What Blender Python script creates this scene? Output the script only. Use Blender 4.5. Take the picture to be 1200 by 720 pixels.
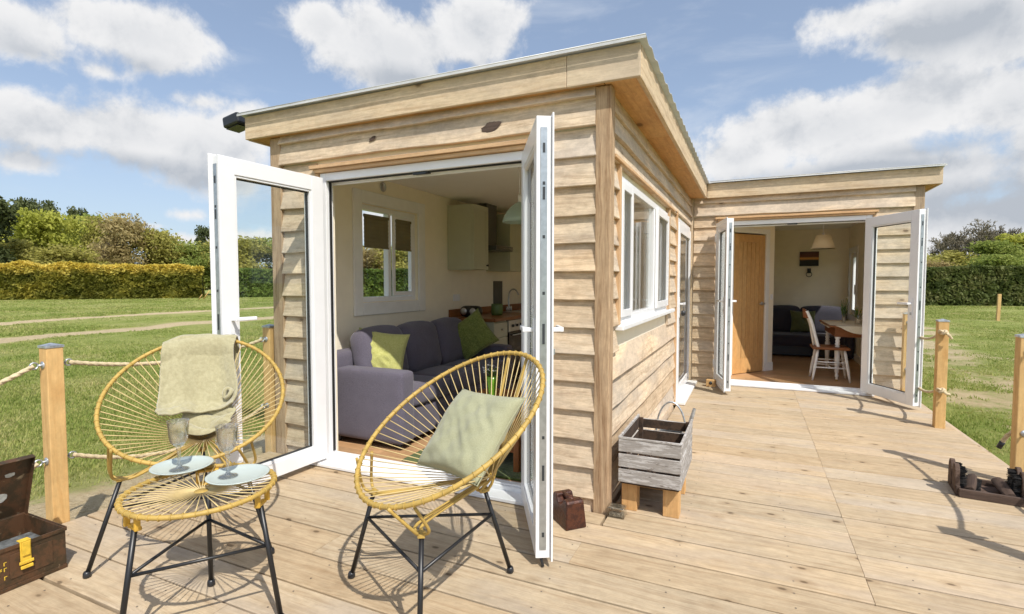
import bpy, math, random
import numpy as np
from mathutils import Vector, Matrix
from mathutils import noise as mnoise

for o in list(bpy.data.objects):
    bpy.data.objects.remove(o)
SC = bpy.context.scene
COL = SC.collection
PI = math.pi
rng = random.Random(7)

# ------------------------------------------------------------------ camera
CAM_H = 1.30
YAW, PITCH = 0.4307, 0.0469
cam = bpy.data.cameras.new('camera')
cam.sensor_width = 36.0
cam.lens = 36.0 * 611.8 / 1200.0
cam.clip_start = 0.05
cam.clip_end = 3000.0
camo = bpy.data.objects.new('camera', cam)
COL.objects.link(camo)
camo.location = (0, 0, CAM_H)
camo.rotation_euler = (PI / 2 - PITCH, 0, YAW)
SC.camera = camo

# ------------------------------------------------------------------ exposure
SC.view_settings.view_transform = 'Standard'
SC.view_settings.look = 'None'
SC.view_settings.gamma = 1.0
SC.view_settings.exposure = 0.42
try:
    SC.view_settings.use_curve_mapping = False
except Exception:
    pass
SC.cycles.max_bounces = 14
SC.cycles.diffuse_bounces = 8
SC.cycles.glossy_bounces = 5
SC.cycles.transmission_bounces = 8
SC.cycles.transparent_max_bounces = 24
SC.cycles.sample_clamp_indirect = 8.0
SC.cycles.caustics_reflective = False
SC.cycles.caustics_refractive = False

# ------------------------------------------------------------------ sun
SUN_AZ = math.radians(52.5)      # measured from -Y towards +X
SUN_EL = math.radians(52.0)
sun = bpy.data.lights.new('sun', 'SUN')
sun.energy = 3.7
sun.angle = math.radians(0.55)
sun.color = (1.0, 0.955, 0.88)
suno = bpy.data.objects.new('sun', sun)
COL.objects.link(suno)
sdir = Vector((math.sin(SUN_AZ) * math.cos(SUN_EL), -math.cos(SUN_AZ) * math.cos(SUN_EL), math.sin(SUN_EL)))
suno.rotation_euler = sdir.to_track_quat('Z', 'Y').to_euler()
suno.location = (6, -6, 12)

# ------------------------------------------------------------------ sky
world = bpy.data.worlds.new('World')
SC.world = world
world.use_nodes = True


class NT:
    """tiny helper for writing node trees"""
    def __init__(self, tree):
        self.t = tree
        self.n = tree.nodes
        self.l = tree.links

    def node(self, kind, **kw):
        nd = self.n.new(kind)
        for k, v in kw.items():
            setattr(nd, k, v)
        return nd

    def put(self, sock, v):
        if v is None:
            return
        if hasattr(v, 'is_linked') or isinstance(v, bpy.types.NodeSocket):
            self.l.new(v, sock)
        else:
            sock.default_value = v

    def math(self, op, a, b=None, c=None, clamp=False):
        nd = self.node('ShaderNodeMath', operation=op, use_clamp=clamp)
        self.put(nd.inputs[0], a)
        self.put(nd.inputs[1], b)
        self.put(nd.inputs[2], c)
        return nd.outputs[0]

    def vmath(self, op, a, b=None, out=0):
        nd = self.node('ShaderNodeVectorMath', operation=op)
        self.put(nd.inputs[0], a)
        self.put(nd.inputs[1], b)
        return nd.outputs[out]

    def dot(self, a, b):
        return self.vmath('DOT_PRODUCT', a, b, 'Value')

    def mix(self, f, a, b, mode='MIX'):
        nd = self.node('ShaderNodeMix', data_type='RGBA', blend_type=mode)
        self.put(nd.inputs[0], f)
        self.put(nd.inputs[6], a if not isinstance(a, tuple) or len(a) == 4 else (*a, 1))
        self.put(nd.inputs[7], b if not isinstance(b, tuple) or len(b) == 4 else (*b, 1))
        return nd.outputs[2]

    def ramp(self, v, lo, hi, a=0.0, b=1.0):
        nd = self.node('ShaderNodeMapRange', interpolation_type='SMOOTHSTEP')
        self.put(nd.inputs[0], v)
        self.put(nd.inputs[1], lo)
        self.put(nd.inputs[2], hi)
        self.put(nd.inputs[3], a)
        self.put(nd.inputs[4], b)
        return nd.outputs[0]

    def noise(self, vec, scale, detail=4, rough=0.55, dist=0.0):
        nd = self.node('ShaderNodeTexNoise')
        self.put(nd.inputs['Vector'], vec)
        nd.inputs['Scale'].default_value = scale
        nd.inputs['Detail'].default_value = detail
        nd.inputs['Roughness'].default_value = rough
        nd.inputs['Distortion'].default_value = dist
        return nd.outputs[0]


CF = Vector((-math.sin(YAW) * math.cos(PITCH), math.cos(YAW) * math.cos(PITCH), -math.sin(PITCH)))
CR = Vector((math.cos(YAW), math.sin(YAW), 0))
CU = CR.cross(CF)


def sky_dir(px, py):
    """a bearing in the sky, read off the photograph"""
    return (CF + CR * (px - 600) / 611.8 - CU * (py - 360) / 611.8).normalized()


def build_world():
    T = NT(world.node_tree)
    T.n.clear()
    out = T.node('ShaderNodeOutputWorld')
    bg = T.node('ShaderNodeBackground')
    T.l.new(bg.outputs[0], out.inputs[0])
    sky = T.node('ShaderNodeTexSky', sky_type='NISHITA')
    sky.sun_disc = False
    sky.sun_elevation = SUN_EL
    # NISHITA: rotation 0 puts the sun at +Y, growing clockwise seen from above
    sky.sun_rotation = math.atan2(sdir.x, sdir.y)
    sky.altitude = 50
    sky.air_density = 1.0
    sky.dust_density = 1.2
    sky.ozone_density = 1.0
    geo = T.node('ShaderNodeTexCoord')
    d = T.vmath('NORMALIZE', geo.outputs['Generated'])
    blobs = [  # px, py, rx, ry, weight (bearing and angular size of each cumulus)
        (15, 35, 75, 48, 1.0), (160, 40, 100, 52, 1.0), (120, 85, 40, 18, .5), (60, 150, 110, 52, 1.1), (150, 160, 110, 62, 1.15),
        (235, 185, 95, 70, 1.05), (30, 190, 70, 35, .7), (290, 150, 55, 35, .6), (235, 120, 60, 18, .5), (470, 60, 105, 62, 1.1), (560, 40, 75, 62, 1.0),
        (380, 30, 60, 26, .6), (505, 95, 60, 30, .8), (600, 20, 40, 30, .5), (218, 252, 40, 16, .62), (250, 285, 120, 20, .7), (130, 262, 110, 9, .55),
        (960, 150, 160, 55, 1.2), (1080, 120, 140, 62, 1.15), (870, 185, 90, 50, 1.0), (1185, 120, 70, 55, 1.1),
        (1020, 215, 260, 60, 1.0), (1000, 25, 70, 30, .7), (1110, 25, 130, 55, 1.1), (1180, 55, 80, 45, .8),
        (1140, 270, 260, 70, 1.05), (1000, 280, 200, 60, .9), (1260, 160, 100, 120, 1.0), (780, 200, 50, 40, .6),
        (-160, 120, 150, 80, 1.0), (-330, 250, 200, 60, 1.0), (1500, 150, 220, 120, 1.0), (700, 270, 160, 40, .6), (500, 270, 150, 40, .7)]

    SHR = 0.90

    def field(lst):
        F = None
        V = None
        for (px, py, rx, ry, w) in lst:
            c = sky_dir(px, py)
            r = c.cross(Vector((0, 0, 1))).normalized()
            u = r.cross(c).normalized()
            k = 611.8 / max(0.35, c.dot(CF)) * 0.93
            rx, ry = rx * SHR, ry * SHR
            x = T.dot(d, tuple(r * (k / rx)))
            y = T.dot(d, tuple(u * (k / ry)))
            cmb = T.node('ShaderNodeCombineXYZ')
            T.put(cmb.inputs[0], x)
            T.put(cmb.inputs[1], y)
            # the far side of the sky must not repeat the blob
            T.put(cmb.inputs[2], T.math('MULTIPLY', T.math('LESS_THAN', T.dot(d, tuple(c)), 0.0), 9.0))
            ln = T.vmath('LENGTH', cmb.outputs[0], out='Value')
            v = T.math('MULTIPLY_ADD', ln, -w, w)
            F = v if F is None else T.math('SMOOTH_MAX', F, v, 0.25)
        return F
    F = field(blobs)
    grey = field([(1130, 35, 130, 42, .65), (1010, 200, 190, 22, .9), (1150, 235, 120, 42, 1.1), (130, 192, 150, 20, .9), (470, 95, 90, 22, .8),
                  (250, 215, 80, 20, .8), (1090, 175, 120, 18, .7), (900, 230, 110, 22, .8), (30, 60, 60, 18, .6), (160, 78, 60, 18, .6), (560, 85, 60, 22, .6)])
    def puffs(v):
        a = T.noise(v, 5.5, 9, 0.60, 0.25)
        b = T.noise(v, 15.0, 8, 0.62, 0.15)
        return T.math('ADD', T.math('MULTIPLY_ADD', a, 2.3, -1.15), T.math('MULTIPLY_ADD', b, 1.3, -0.65))
    nn = puffs(d)
    # the same puffs a little nearer the sun: their difference lights the tops and shades the undersides
    nl = puffs(T.vmath('ADD', d, (.016, -.012, .034)))
    relief = T.math('SUBTRACT', nl, nn)
    # clouds in the rest of the sky, away from the bearings above
    gen = T.math('MULTIPLY_ADD', T.noise(d, 2.3, 3, 0.5), 3.0, -1.95)
    sep = T.node('ShaderNodeSeparateXYZ')
    T.put(sep.inputs[0], d)
    back = T.ramp(T.dot(d, tuple(CF)), 0.45, 0.2)
    gen = T.math('ADD', gen, T.math('MULTIPLY_ADD', back, 1.8, -1.5))
    FF = T.math('MAXIMUM', F, gen)
    thick = T.math('ADD', T.math('MULTIPLY', FF, .95), T.math('MULTIPLY', nn, 0.68))
    dens = T.ramp(thick, 0.07, 0.42)
    up = T.ramp(sep.outputs[2], -0.02, 0.03)
    dens = T.math('MULTIPLY', dens, up)
    # thin streaks of high cloud
    thin = T.ramp(T.noise(T.vmath('MULTIPLY', d, (2.0, 2.0, 7.0)), 2.2, 6, .6, .4), 0.50, 0.80, 0.0, 0.40)
    n3 = T.noise(T.vmath('ADD', d, (.013, -.01, .03)), 8.0, 8, 0.6, 0.2)
    shade = T.math('ADD', T.ramp(T.math('MULTIPLY_ADD', n3, 0.8, grey), 0.25, 1.35), T.ramp(relief, -.20, .80, 0.0, .75), clamp=True)
    shade = T.math('ADD', shade, T.ramp(thick, .35, 1.0, 0.0, .30), clamp=True)
    ccol = T.mix(shade, (6.7, 6.7, 6.75, 1), (3.7, 4.0, 4.45, 1))
    base = T.mix(1.0, sky.outputs[0], (0.92, 0.98, 1.05, 1), 'MULTIPLY')
    # pale veil of haze low over the horizon
    veil = T.ramp(sep.outputs[2], 0.0, 0.42, 0.55, 0.30)
    base = T.mix(veil, base, (4.7, 5.5, 6.7, 1))
    base = T.mix(thin, base, (5.6, 6.0, 6.6, 1))
    # unseen clouds towards the sun brightened, as added fill for facade and rooms
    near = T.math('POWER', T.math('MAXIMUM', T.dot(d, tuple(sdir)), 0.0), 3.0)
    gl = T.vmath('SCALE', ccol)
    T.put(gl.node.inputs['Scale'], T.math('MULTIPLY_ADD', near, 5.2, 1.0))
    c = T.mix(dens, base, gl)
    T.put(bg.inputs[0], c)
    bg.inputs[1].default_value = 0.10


build_world()


# ------------------------------------------------------------------ helpers
def lin(r, g, b):
    f = lambda c: (c / 255 / 12.92) if c / 255 <= 0.04045 else ((c / 255 + 0.055) / 1.055) ** 2.4
    return (f(r), f(g), f(b), 1)


class MB:
    """collects shapes; build() links them as ONE mesh object"""
    def __init__(self):
        self.v, self.f, self.s, self.gc, self.rn = [], [], [], [], []

    def add(self, verts, faces, smooth=False, gc=None, rnd=None):
        b = len(self.v)
        r = rng.random() if rnd is None else rnd
        for i, p in enumerate(verts):
            self.v.append(tuple(p))
            g = gc[i] if gc is not None else p
            self.gc.append((g[0] + r * 41.0, g[1] + r * 13.0, g[2]))
            self.rn.append(r)
        for f in faces:
            self.f.append(tuple(b + k for k in f))
            self.s.append(smooth)
        return self

    def box(self, c, s, R=None, grain=0, rnd=None, taper=None):
        c = Vector(c)
        vs, gs = [], []
        for i in (-1, 1):
            for j in (-1, 1):
                for k in (-1, 1):
                    p = Vector((i * s[0] / 2, j * s[1] / 2, k * s[2] / 2))
                    if taper and k > 0:
                        p.x *= taper[0]
                        p.y *= taper[1]
                    g = (p[grain], p[(grain + 1) % 3], p[(grain + 2) % 3])
                    vs.append(c + (R @ p if R is not None else p))
                    gs.append(g)
        fs = [(0, 1, 3, 2), (4, 6, 7, 5), (0, 4, 5, 1), (2, 3, 7, 6), (0, 2, 6, 4), (1, 5, 7, 3)]
        return self.add(vs, fs, gc=gs, rnd=rnd)

    def bx(self, x0, x1, y0, y1, z0, z1, grain=0, rnd=None):
        return self.box(((x0 + x1) / 2, (y0 + y1) / 2, (z0 + z1) / 2), (abs(x1 - x0), abs(y1 - y0), abs(z1 - z0)), grain=grain, rnd=rnd)

    def bar(self, a, b, w, h, up=(0, 0, 1), rnd=None):
        a, b = Vector(a), Vector(b)
        d = (b - a)
        L = d.length
        d.normalize()
        u = Vector(up)
        u = (u - d * u.dot(d)).normalized()
        s = d.cross(u)
        R = Matrix((d, s, u)).transposed()
        return self.box((a + b) / 2, (L, w, h), R=R, rnd=rnd)

    def tube(self, pts, r, n=8, closed=False, caps=True, prof=None, twist=0.0, rnd=None, up=None):
        P = [Vector(p) for p in pts]
        m = len(P)
        if not hasattr(r, '__len__'):
            r = [r] * m
        tan = []
        for i in range(m):
            a = P[i - 1] if (i > 0 or closed) else P[i]
            b = P[(i + 1) % m] if (i < m - 1 or closed) else P[i]
            t = (b - a)
            tan.append(t.normalized() if t.length > 1e-9 else Vector((0, 0, 1)))
        t0 = tan[0]
        u = Vector(up) if up else (Vector((0, 0, 1)) if abs(t0.z) < .9 else Vector((1, 0, 0)))
        u = (u - t0 * u.dot(t0)).normalized()
        vs, gs = [], []
        acc = 0
        for i in range(m):
            t = tan[i]
            u = (u - t * u.dot(t))
            u = u.normalized() if u.length > 1e-6 else t.orthogonal().normalized()
            w = t.cross(u)
            if i:
                acc += (P[i] - P[i - 1]).length
            for k in range(n):
                a = 2 * PI * k / n
                rr = r[i] * (prof(a) if prof else 1.0)
                aa = a + twist * acc
                vs.append(P[i] + (u * math.cos(aa) + w * math.sin(aa)) * rr)
                gs.append((acc, rr * math.cos(a), rr * math.sin(a)))
        fs = []
        for i in range(m if closed else m - 1):
            for k in range(n):
                a0 = i * n + k
                a1 = i * n + (k + 1) % n
                b0 = ((i + 1) % m) * n + k
                b1 = ((i + 1) % m) * n + (k + 1) % n
                fs.append((a0, a1, b1, b0))
        if caps and not closed:
            fs.append(tuple(reversed(range(n))))
            fs.append(tuple((m - 1) * n + k for k in range(n)))
        return self.add(vs, fs, smooth=True, gc=gs, rnd=rnd)

    def lathe(self, prof, c=(0, 0, 0), n=24, R=None, smooth=True, rnd=None, sx=1.0):
        c = Vector(c)
        vs, fs = [], []
        m = len(prof)
        for (r, z) in prof:
            for k in range(n):
                a = 2 * PI * k / n
                p = Vector((r * math.cos(a) * sx, r * math.sin(a), z))
                vs.append(c + (R @ p if R is not None else p))
        for i in range(m - 1):
            for k in range(n):
                fs.append((i * n + k, i * n + (k + 1) % n, (i + 1) * n + (k + 1) % n, (i + 1) * n + k))
        if prof[0][0] > 1e-5:
            fs.append(tuple(reversed(range(n))))
        if prof[-1][0] > 1e-5:
            fs.append(tuple((m - 1) * n + k for k in range(n)))
        return self.add(vs, fs, smooth=smooth, rnd=rnd)

    def grid(self, fn, nu, nv, smooth=True, rnd=None, gc=None, flip=False):
        vs, fs, gs = [], [], []
        for i in range(nu + 1):
            for j in range(nv + 1):
                u, v = i / nu, j / nv
                p = fn(u, v)
                vs.append(p)
                gs.append(gc(u, v) if gc else (u, v, 0))
        for i in range(nu):
            for j in range(nv):
                q = (i * (nv + 1) + j, (i + 1) * (nv + 1) + j, (i + 1) * (nv + 1) + j + 1, i * (nv + 1) + j + 1)
                fs.append(tuple(reversed(q)) if flip else q)
        return self.add(vs, fs, smooth=smooth, rnd=rnd, gc=gs)

    def build(self, name, mat, parent=None, bevel=0.0, segs=2, local=False, subsurf=0, solid=0.0, weld=False):
        me = bpy.data.meshes.new(name)
        off = Vector((0, 0, 0))
        if parent is not None and not local:
            q = parent
            while q is not None:
                off += q.location
                q = q.parent
        me.from_pydata([tuple(Vector(p) - off) for p in self.v], [], self.f)
        me.polygons.foreach_set('use_smooth', self.s)
        a = me.attributes.new('gc', 'FLOAT_VECTOR', 'POINT')
        a.data.foreach_set('vector', [c for g in self.gc for c in g])
        b = me.attributes.new('rnd', 'FLOAT', 'POINT')
        b.data.foreach_set('value', self.rn)
        me.materials.append(mat)
        me.update()
        o = bpy.data.objects.new(name, me)
        COL.objects.link(o)
        if parent is not None:
            o.parent = parent
        if weld:
            o.modifiers.new('w', 'WELD').merge_threshold = 0.0005
        if solid:
            s = o.modifiers.new('s', 'SOLIDIFY')
            s.thickness = solid
            s.offset = 0
        if bevel:
            m = o.modifiers.new('b', 'BEVEL')
            m.width = bevel
            m.segments = segs
            m.limit_method = 'ANGLE'
            m.angle_limit = math.radians(40)
            m.harden_normals = False
        if subsurf:
            s = o.modifiers.new('ss', 'SUBSURF')
            s.levels = subsurf
            s.render_levels = subsurf
        return o


def tag(o, label=None, cat=None, group=None, kind=None):
    if label:
        o['label'] = label
    if cat:
        o['category'] = cat
    if group:
        o['group'] = group
    if kind:
        o['kind'] = kind
    return o


def thing(name, label, cat, loc=(0, 0, 0), rz=0.0, group=None):
    o = bpy.data.objects.new(name, None)
    o.empty_display_size = 0.1
    COL.objects.link(o)
    o.location = loc
    o.rotation_euler = (0, 0, rz)
    return tag(o, label, cat, group)


def copy_tree(o, parent=None, kids=None):
    c = o.copy()
    COL.objects.link(c)
    if parent is not None:
        c.parent = parent
    for ch in [x for x in list(COL.objects) if x.parent == o]:
        copy_tree(ch, c)
    return c


def arc(c, r, a0, a1, n, ax, ay):
    c, ax, ay = Vector(c), Vector(ax), Vector(ay)
    return [c + ax * (r * math.cos(a0 + (a1 - a0) * i / n)) + ay * (r * math.sin(a0 + (a1 - a0) * i / n)) for i in range(n + 1)]


def bez(P, n=14):
    """smooth curve through points (Catmull-Rom)"""
    P = [Vector(p) for p in P]
    Q = [P[0] * 2 - P[1]] + P + [P[-1] * 2 - P[-2]]
    out = []
    for i in range(1, len(Q) - 2):
        for k in range(n):
            t = k / n
            a, b, c, d = Q[i - 1], Q[i], Q[i + 1], Q[i + 2]
            out.append(0.5 * ((2 * b) + (c - a) * t + (2 * a - 5 * b + 4 * c - d) * t * t + (3 * b - a - 3 * c + d) * t ** 3))
    out.append(P[-1])
    return out


# ------------------------------------------------------------------ materials
def new_mat(name):
    m = bpy.data.materials.new(name)
    m.use_nodes = True
    T = NT(m.node_tree)
    b = T.n['Principled BSDF']
    return m, T, b


def plain(name, c, rough=0.5, metal=0.0, var=0.06, vs=8.0, bump=0.0, bs=60.0, spec=None, coat=0.0):
    m, T, b = new_mat(name)
    tc = T.node('ShaderNodeTexCoord').outputs['Object']
    if var:
        n = T.noise(tc, vs, 4)
        k = T.ramp(n, .3, .7, 1 - var, 1 + var)
        sc = T.vmath('SCALE', c[:3])
        T.put(sc.node.inputs['Scale'], k)
        T.put(b.inputs['Base Color'], sc)
    else:
        b.inputs['Base Color'].default_value = c
    b.inputs['Roughness'].default_value = rough
    b.inputs['Metallic'].default_value = metal
    if spec is not None:
        b.inputs['Specular IOR Level'].default_value = spec
    if coat:
        b.inputs['Coat Weight'].default_value = coat
    if bump:
        bp = T.node('ShaderNodeBump')
        bp.inputs['Strength'].default_value = bump
        bp.inputs['Distance'].default_value = 0.004
        T.put(bp.inputs['Height'], T.noise(tc, bs, 5, .6))
        T.put(b.inputs['Normal'], bp.outputs[0])
    return m


def wood(name, base, dark, grey=None, greyamt=0.35, rough=0.75, var=0.22, knots=0.5, grain=1.0, stain=0.3, sat=None, bumps=0.35, kscale=1.0, mottle=.10):
    m, T, b = new_mat(name)
    gc = T.node('ShaderNodeAttribute', attribute_name='gc').outputs['Vector']
    rn = T.node('ShaderNodeAttribute', attribute_name='rnd').outputs['Fac']
    warp = T.noise(T.vmath('MULTIPLY', gc, (1.2, 5, 5)), 1.0, 3, .5)
    wv = T.node('ShaderNodeCombineXYZ')
    T.put(wv.inputs[1], T.math('MULTIPLY_ADD', warp, .09, -.045))
    T.put(wv.inputs[2], T.math('MULTIPLY_ADD', warp, .05, -.025))
    g2 = T.vmath('ADD', gc, wv.outputs[0])
    fine = T.noise(T.vmath('MULTIPLY', g2, (8.0, 210, 210)), 1.0, 4, .65)
    mid = T.noise(T.vmath('MULTIPLY', g2, (2.0, 40, 40)), 1.0, 4, .6)
    big = T.noise(T.vmath('MULTIPLY', gc, (1.6, 6, 6)), 1.0, 4, .55)
    gmix = T.math('ADD', T.ramp(fine, .35, .75, 0, .45 * grain), T.ramp(mid, .42, .72, 0, .55 * grain))
    col = T.mix(T.math('MULTIPLY', gmix, 0.75, clamp=True), base, dark)
    if grey:
        col = T.mix(T.math('MULTIPLY', T.ramp(T.math('ADD', big, T.math('MULTIPLY_ADD', rn, .3, -.15)), .42, .72), greyamt), col, grey)
    # knots: sparse stretched cells
    vor = T.node('ShaderNodeTexVoronoi', feature='F1')
    kv = T.vmath('MULTIPLY', gc, (4.4 * kscale, 8.0 * kscale, 8.0 * kscale))
    T.put(vor.inputs['Vector'], kv)
    vor.inputs['Scale'].default_value = 1.0
    vor.inputs['Randomness'].default_value = 1.0
    csep = T.node('ShaderNodeSeparateColor')
    T.put(csep.inputs[0], vor.outputs['Color'])
    has = T.math('GREATER_THAN', csep.outputs[0], 1.0 - 0.28 * knots)
    kd = T.math('ADD', vor.outputs['Distance'], T.math('MULTIPLY_ADD', mid, .12, -.06))
    core = T.math('MULTIPLY', T.ramp(kd, .15, .07), has)
    halo = T.math('MULTIPLY', T.ramp(kd, .40, .12), has)
    col = T.mix(T.math('MULTIPLY', halo, .38), col, dark)
    col = T.mix(T.math('MULTIPLY', core, .85), col, tuple([c * .38 for c in dark[:3]] + [1]))
    # stains
    st = T.noise(T.vmath('MULTIPLY', gc, (4, 9, 9)), 1.0, 5, .7)
    col = T.mix(T.ramp(st, .56, .78, 0, stain), col, tuple([c * .55 for c in dark[:3]] + [1]))
    mott = T.noise(T.vmath('MULTIPLY', gc, (16, 26, 26)), 1.0, 6, .72)
    scf = T.noise(T.vmath('MULTIPLY', gc, (2.2, 3.5, 3.5)), 1.0, 5, .6)
    tone = T.math('MULTIPLY_ADD', rn, var * 2, 1 - var)
    tone = T.math('MULTIPLY', tone, T.ramp(mott, .30, .70, 1 - mottle, 1 + mottle * .7))
    tone = T.math('MULTIPLY', tone, T.ramp(scf, .30, .70, 1 - mottle * .7, 1 + mottle * .5))
    # some boards are pinker, some yellower
    hue = T.math('FRACT', T.math('MULTIPLY', rn, 7.31))
    col = T.mix(1.0, col, T.mix(hue, (1.03, .985, .945, 1), (.985, 1.0, 1.04, 1)), 'MULTIPLY')
    sc = T.vmath('SCALE', col)
    T.put(sc.node.inputs['Scale'], tone)
    T.put(b.inputs['Base Color'], sc)
    b.inputs['Roughness'].default_value = rough
    b.inputs['Specular IOR Level'].default_value = 0.3
    bp = T.node('ShaderNodeBump')
    bp.inputs['Strength'].default_value = bumps
    bp.inputs['Distance'].default_value = 0.003
    T.put(bp.inputs['Height'], T.math('ADD', T.math('MULTIPLY', fine, .6), T.math('MULTIPLY', mid, 1.0)))
    T.put(b.inputs['Normal'], bp.outputs[0])
    return m


def fabric(name, c, c2, scale=900, rough=0.95, bump=0.4, big=10.0, sheen=0.2):
    m, T, b = new_mat(name)
    tc = T.node('ShaderNodeTexCoord').outputs['Object']
    n = T.noise(tc, scale * .35, 3, .7)
    n2 = T.noise(tc, big, 4, .55)
    col = T.mix(T.ramp(T.math('ADD', T.math('MULTIPLY', n, 1.0), T.math('MULTIPLY', n2, .2)), .4, .85), c, c2)
    T.put(b.inputs['Base Color'], col)
    b.inputs['Roughness'].default_value = rough
    b.inputs['Sheen Weight'].default_value = sheen
    b.inputs['Specular IOR Level'].default_value = 0.15
    bp = T.node('ShaderNodeBump')
    bp.inputs['Strength'].default_value = bump
    bp.inputs['Distance'].default_value = 0.003
    T.put(bp.inputs['Height'], T.math('ADD', n, T.math('MULTIPLY', T.noise(tc, 25, 3), 1.2)))
    T.put(b.inputs['Normal'], bp.outputs[0])
    return m


def thin_glass(name, tint=(1, 1, 1, 1), refl=0.5, rough=0.0, edge=0.0):
    """pane: lets light straight through, reflects by Fresnel"""
    m = bpy.data.materials.new(name)
    m.use_nodes = True
    T = NT(m.node_tree)
    T.n.clear()
    out = T.node('ShaderNodeOutputMaterial')
    tr = T.node('ShaderNodeBsdfTransparent')
    tr.inputs[0].default_value = tint
    gl = T.node('ShaderNodeBsdfGlossy')
    gl.inputs['Roughness'].default_value = rough
    fr = T.node('ShaderNodeFresnel')
    fr.inputs['IOR'].default_value = 1.45
    ms = T.node('ShaderNodeMixShader')
    ge = T.node('ShaderNodeNewGeometry')
    f = T.math('MULTIPLY_ADD', fr.outputs[0], refl, edge, clamp=True)
    f = T.math('MULTIPLY', f, T.math('SUBTRACT', 1.0, ge.outputs['Backfacing']))
    T.put(ms.inputs[0], f)
    T.l.new(tr.outputs[0], ms.inputs[1])
    T.l.new(gl.outputs[0], ms.inputs[2])
    T.l.new(ms.outputs[0], out.inputs[0])
    return m


def vessel_glass(name):
    """drinking glass: mostly clear in the middle, denser and brighter where the wall turns away"""
    m = bpy.data.materials.new(name)
    m.use_nodes = True
    T = NT(m.node_tree)
    T.n.clear()
    out = T.node('ShaderNodeOutputMaterial')
    lw = T.node('ShaderNodeLayerWeight')
    lw.inputs[0].default_value = 0.35
    tr = T.node('ShaderNodeBsdfTransparent')
    T.put(tr.inputs[0], T.mix(T.ramp(lw.outputs['Facing'], .3, 1.0), (.99, .99, .99, 1), (.80, .83, .84, 1)))
    gl = T.node('ShaderNodeBsdfGlossy')
    gl.inputs['Roughness'].default_value = 0.02
    ms = T.node('ShaderNodeMixShader')
    ge = T.node('ShaderNodeNewGeometry')
    rf = T.node('ShaderNodeBsdfGlass')
    rf.inputs['IOR'].default_value = 1.46
    m2 = T.node('ShaderNodeMixShader')
    m2.inputs[0].default_value = 0.28
    T.put(ms.inputs[0], T.math('MULTIPLY', T.ramp(lw.outputs['Facing'], 0.1, 0.9, 0.12, 0.95), T.math('MULTIPLY_ADD', ge.outputs['Backfacing'], -.45, 1.0)))
    T.l.new(tr.outputs[0], ms.inputs[1])
    T.l.new(gl.outputs[0], ms.inputs[2])
    T.l.new(ms.outputs[0], m2.inputs[1])
    T.l.new(rf.outputs[0], m2.inputs[2])
    T.l.new(m2.outputs[0], out.inputs[0])
    return m


M = {}
M['deck'] = wood('deck_pine', lin(188, 170, 141), lin(148, 124, 94), lin(168, 155, 138), .6, var=.10, knots=1.1, stain=.2, rough=.8, bumps=.35, grain=1.15, kscale=1.25)
M['oak'] = wood('oak_cladding', lin(219, 199, 170), lin(158, 131, 102), lin(182, 169, 152), .85, mottle=.15, var=.17, knots=.45, stain=.5, rough=.85, grain=1.2, bumps=.5)
M['oak_post'] = wood('oak_post', lin(188, 164, 134), lin(136, 108, 80), lin(160, 144, 124), .6, var=.05, knots=.1, stain=.25, rough=.85, grain=1.6, bumps=.9)
M['oak_new'] = wood('oak_fascia', lin(216, 196, 164), lin(164, 134, 100), lin(186, 170, 148), .7, var=.06, knots=.2, stain=.5, rough=.8, grain=1.1)
M['ply'] = wood('soffit_ply', lin(204, 160, 104), lin(164, 112, 62), None, 0, var=.05, knots=.9, stain=.75, rough=.7, kscale=.6)
M['trim'] = wood('trim_timber', lin(205, 172, 132), lin(170, 130, 92), None, 0, var=.06, knots=.1, stain=.1, rough=.7)
M['fence_wood'] = wood('post_softwood', lin(212, 178, 122), lin(182, 134, 76), None, 0, var=.07, knots=.5, stain=.05, rough=.75, grain=.8)
M['oak_door'] = wood('oak_veneer', lin(206, 162, 106), lin(172, 126, 76), None, 0, var=.05, knots=.05, stain=.02, rough=.5, grain=.7, bumps=.1)
M['floor_wood'] = wood('laminate_floor', lin(188, 152, 114), lin(148, 112, 78), None, 0, var=.12, knots=.15, stain=.05, rough=.4, bumps=.1)
M['worktop'] = wood('worktop_wood', lin(150, 98, 56), lin(98, 56, 30), None, 0, var=.1, knots=.1, stain=.1, rough=.35, bumps=.1)
M['table_wood'] = wood('table_wood', lin(148, 92, 50), lin(92, 52, 26), None, 0, var=.08, knots=.1, stain=.1, rough=.4, bumps=.1)
M['block'] = wood('block_wood', lin(210, 170, 116), lin(176, 128, 78), None, 0, var=.06, knots=.2, stain=.1, rough=.8)
M['log'] = wood('dark_brush_wood', lin(92, 76, 66), lin(48, 38, 34), None, 0, var=.2, knots=.3, stain=.4, rough=.9, bumps=1.0)
M['upvc'] = plain('white_upvc', (.80, .80, .81, 1), .28, var=.015)
M['sill_white'] = plain('white_sill', (.80, .80, .80, 1), .35, var=.03)
M['gasket'] = plain('black_gasket', (.015, .015, .016, 1), .6, var=0)
M['lock'] = plain('steel_strip', (.45, .48, .50, 1), .35, metal=.8, var=.1, vs=30)
M['keep'] = plain('dark_keep', (.03, .035, .04, 1), .5, var=0)
M['pane'] = thin_glass('window_pane', (.985, .995, .99, 1), refl=.9)
M['vessel'] = vessel_glass('vessel_glass')
M['wall'] = plain('cream_wall', lin(240, 230, 208), .9, var=.02, bump=.15, bs=90)
M['ceiling'] = plain('ceiling_white', lin(246, 243, 236), .9, var=.01)
M['white_wood'] = plain('white_paint', lin(232, 230, 226), .5, var=.03)
M['sheet'] = plain('grey_roof_sheet', (.62, .62, .61, 1), .45, metal=.2, var=.1, vs=5)
M['black'] = plain('black_steel', (.012, .012, .013, 1), .38, var=.1, vs=40)
M['black_plastic'] = plain('black_plastic', (.02, .021, .024, 1), .35, var=.05)
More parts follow.
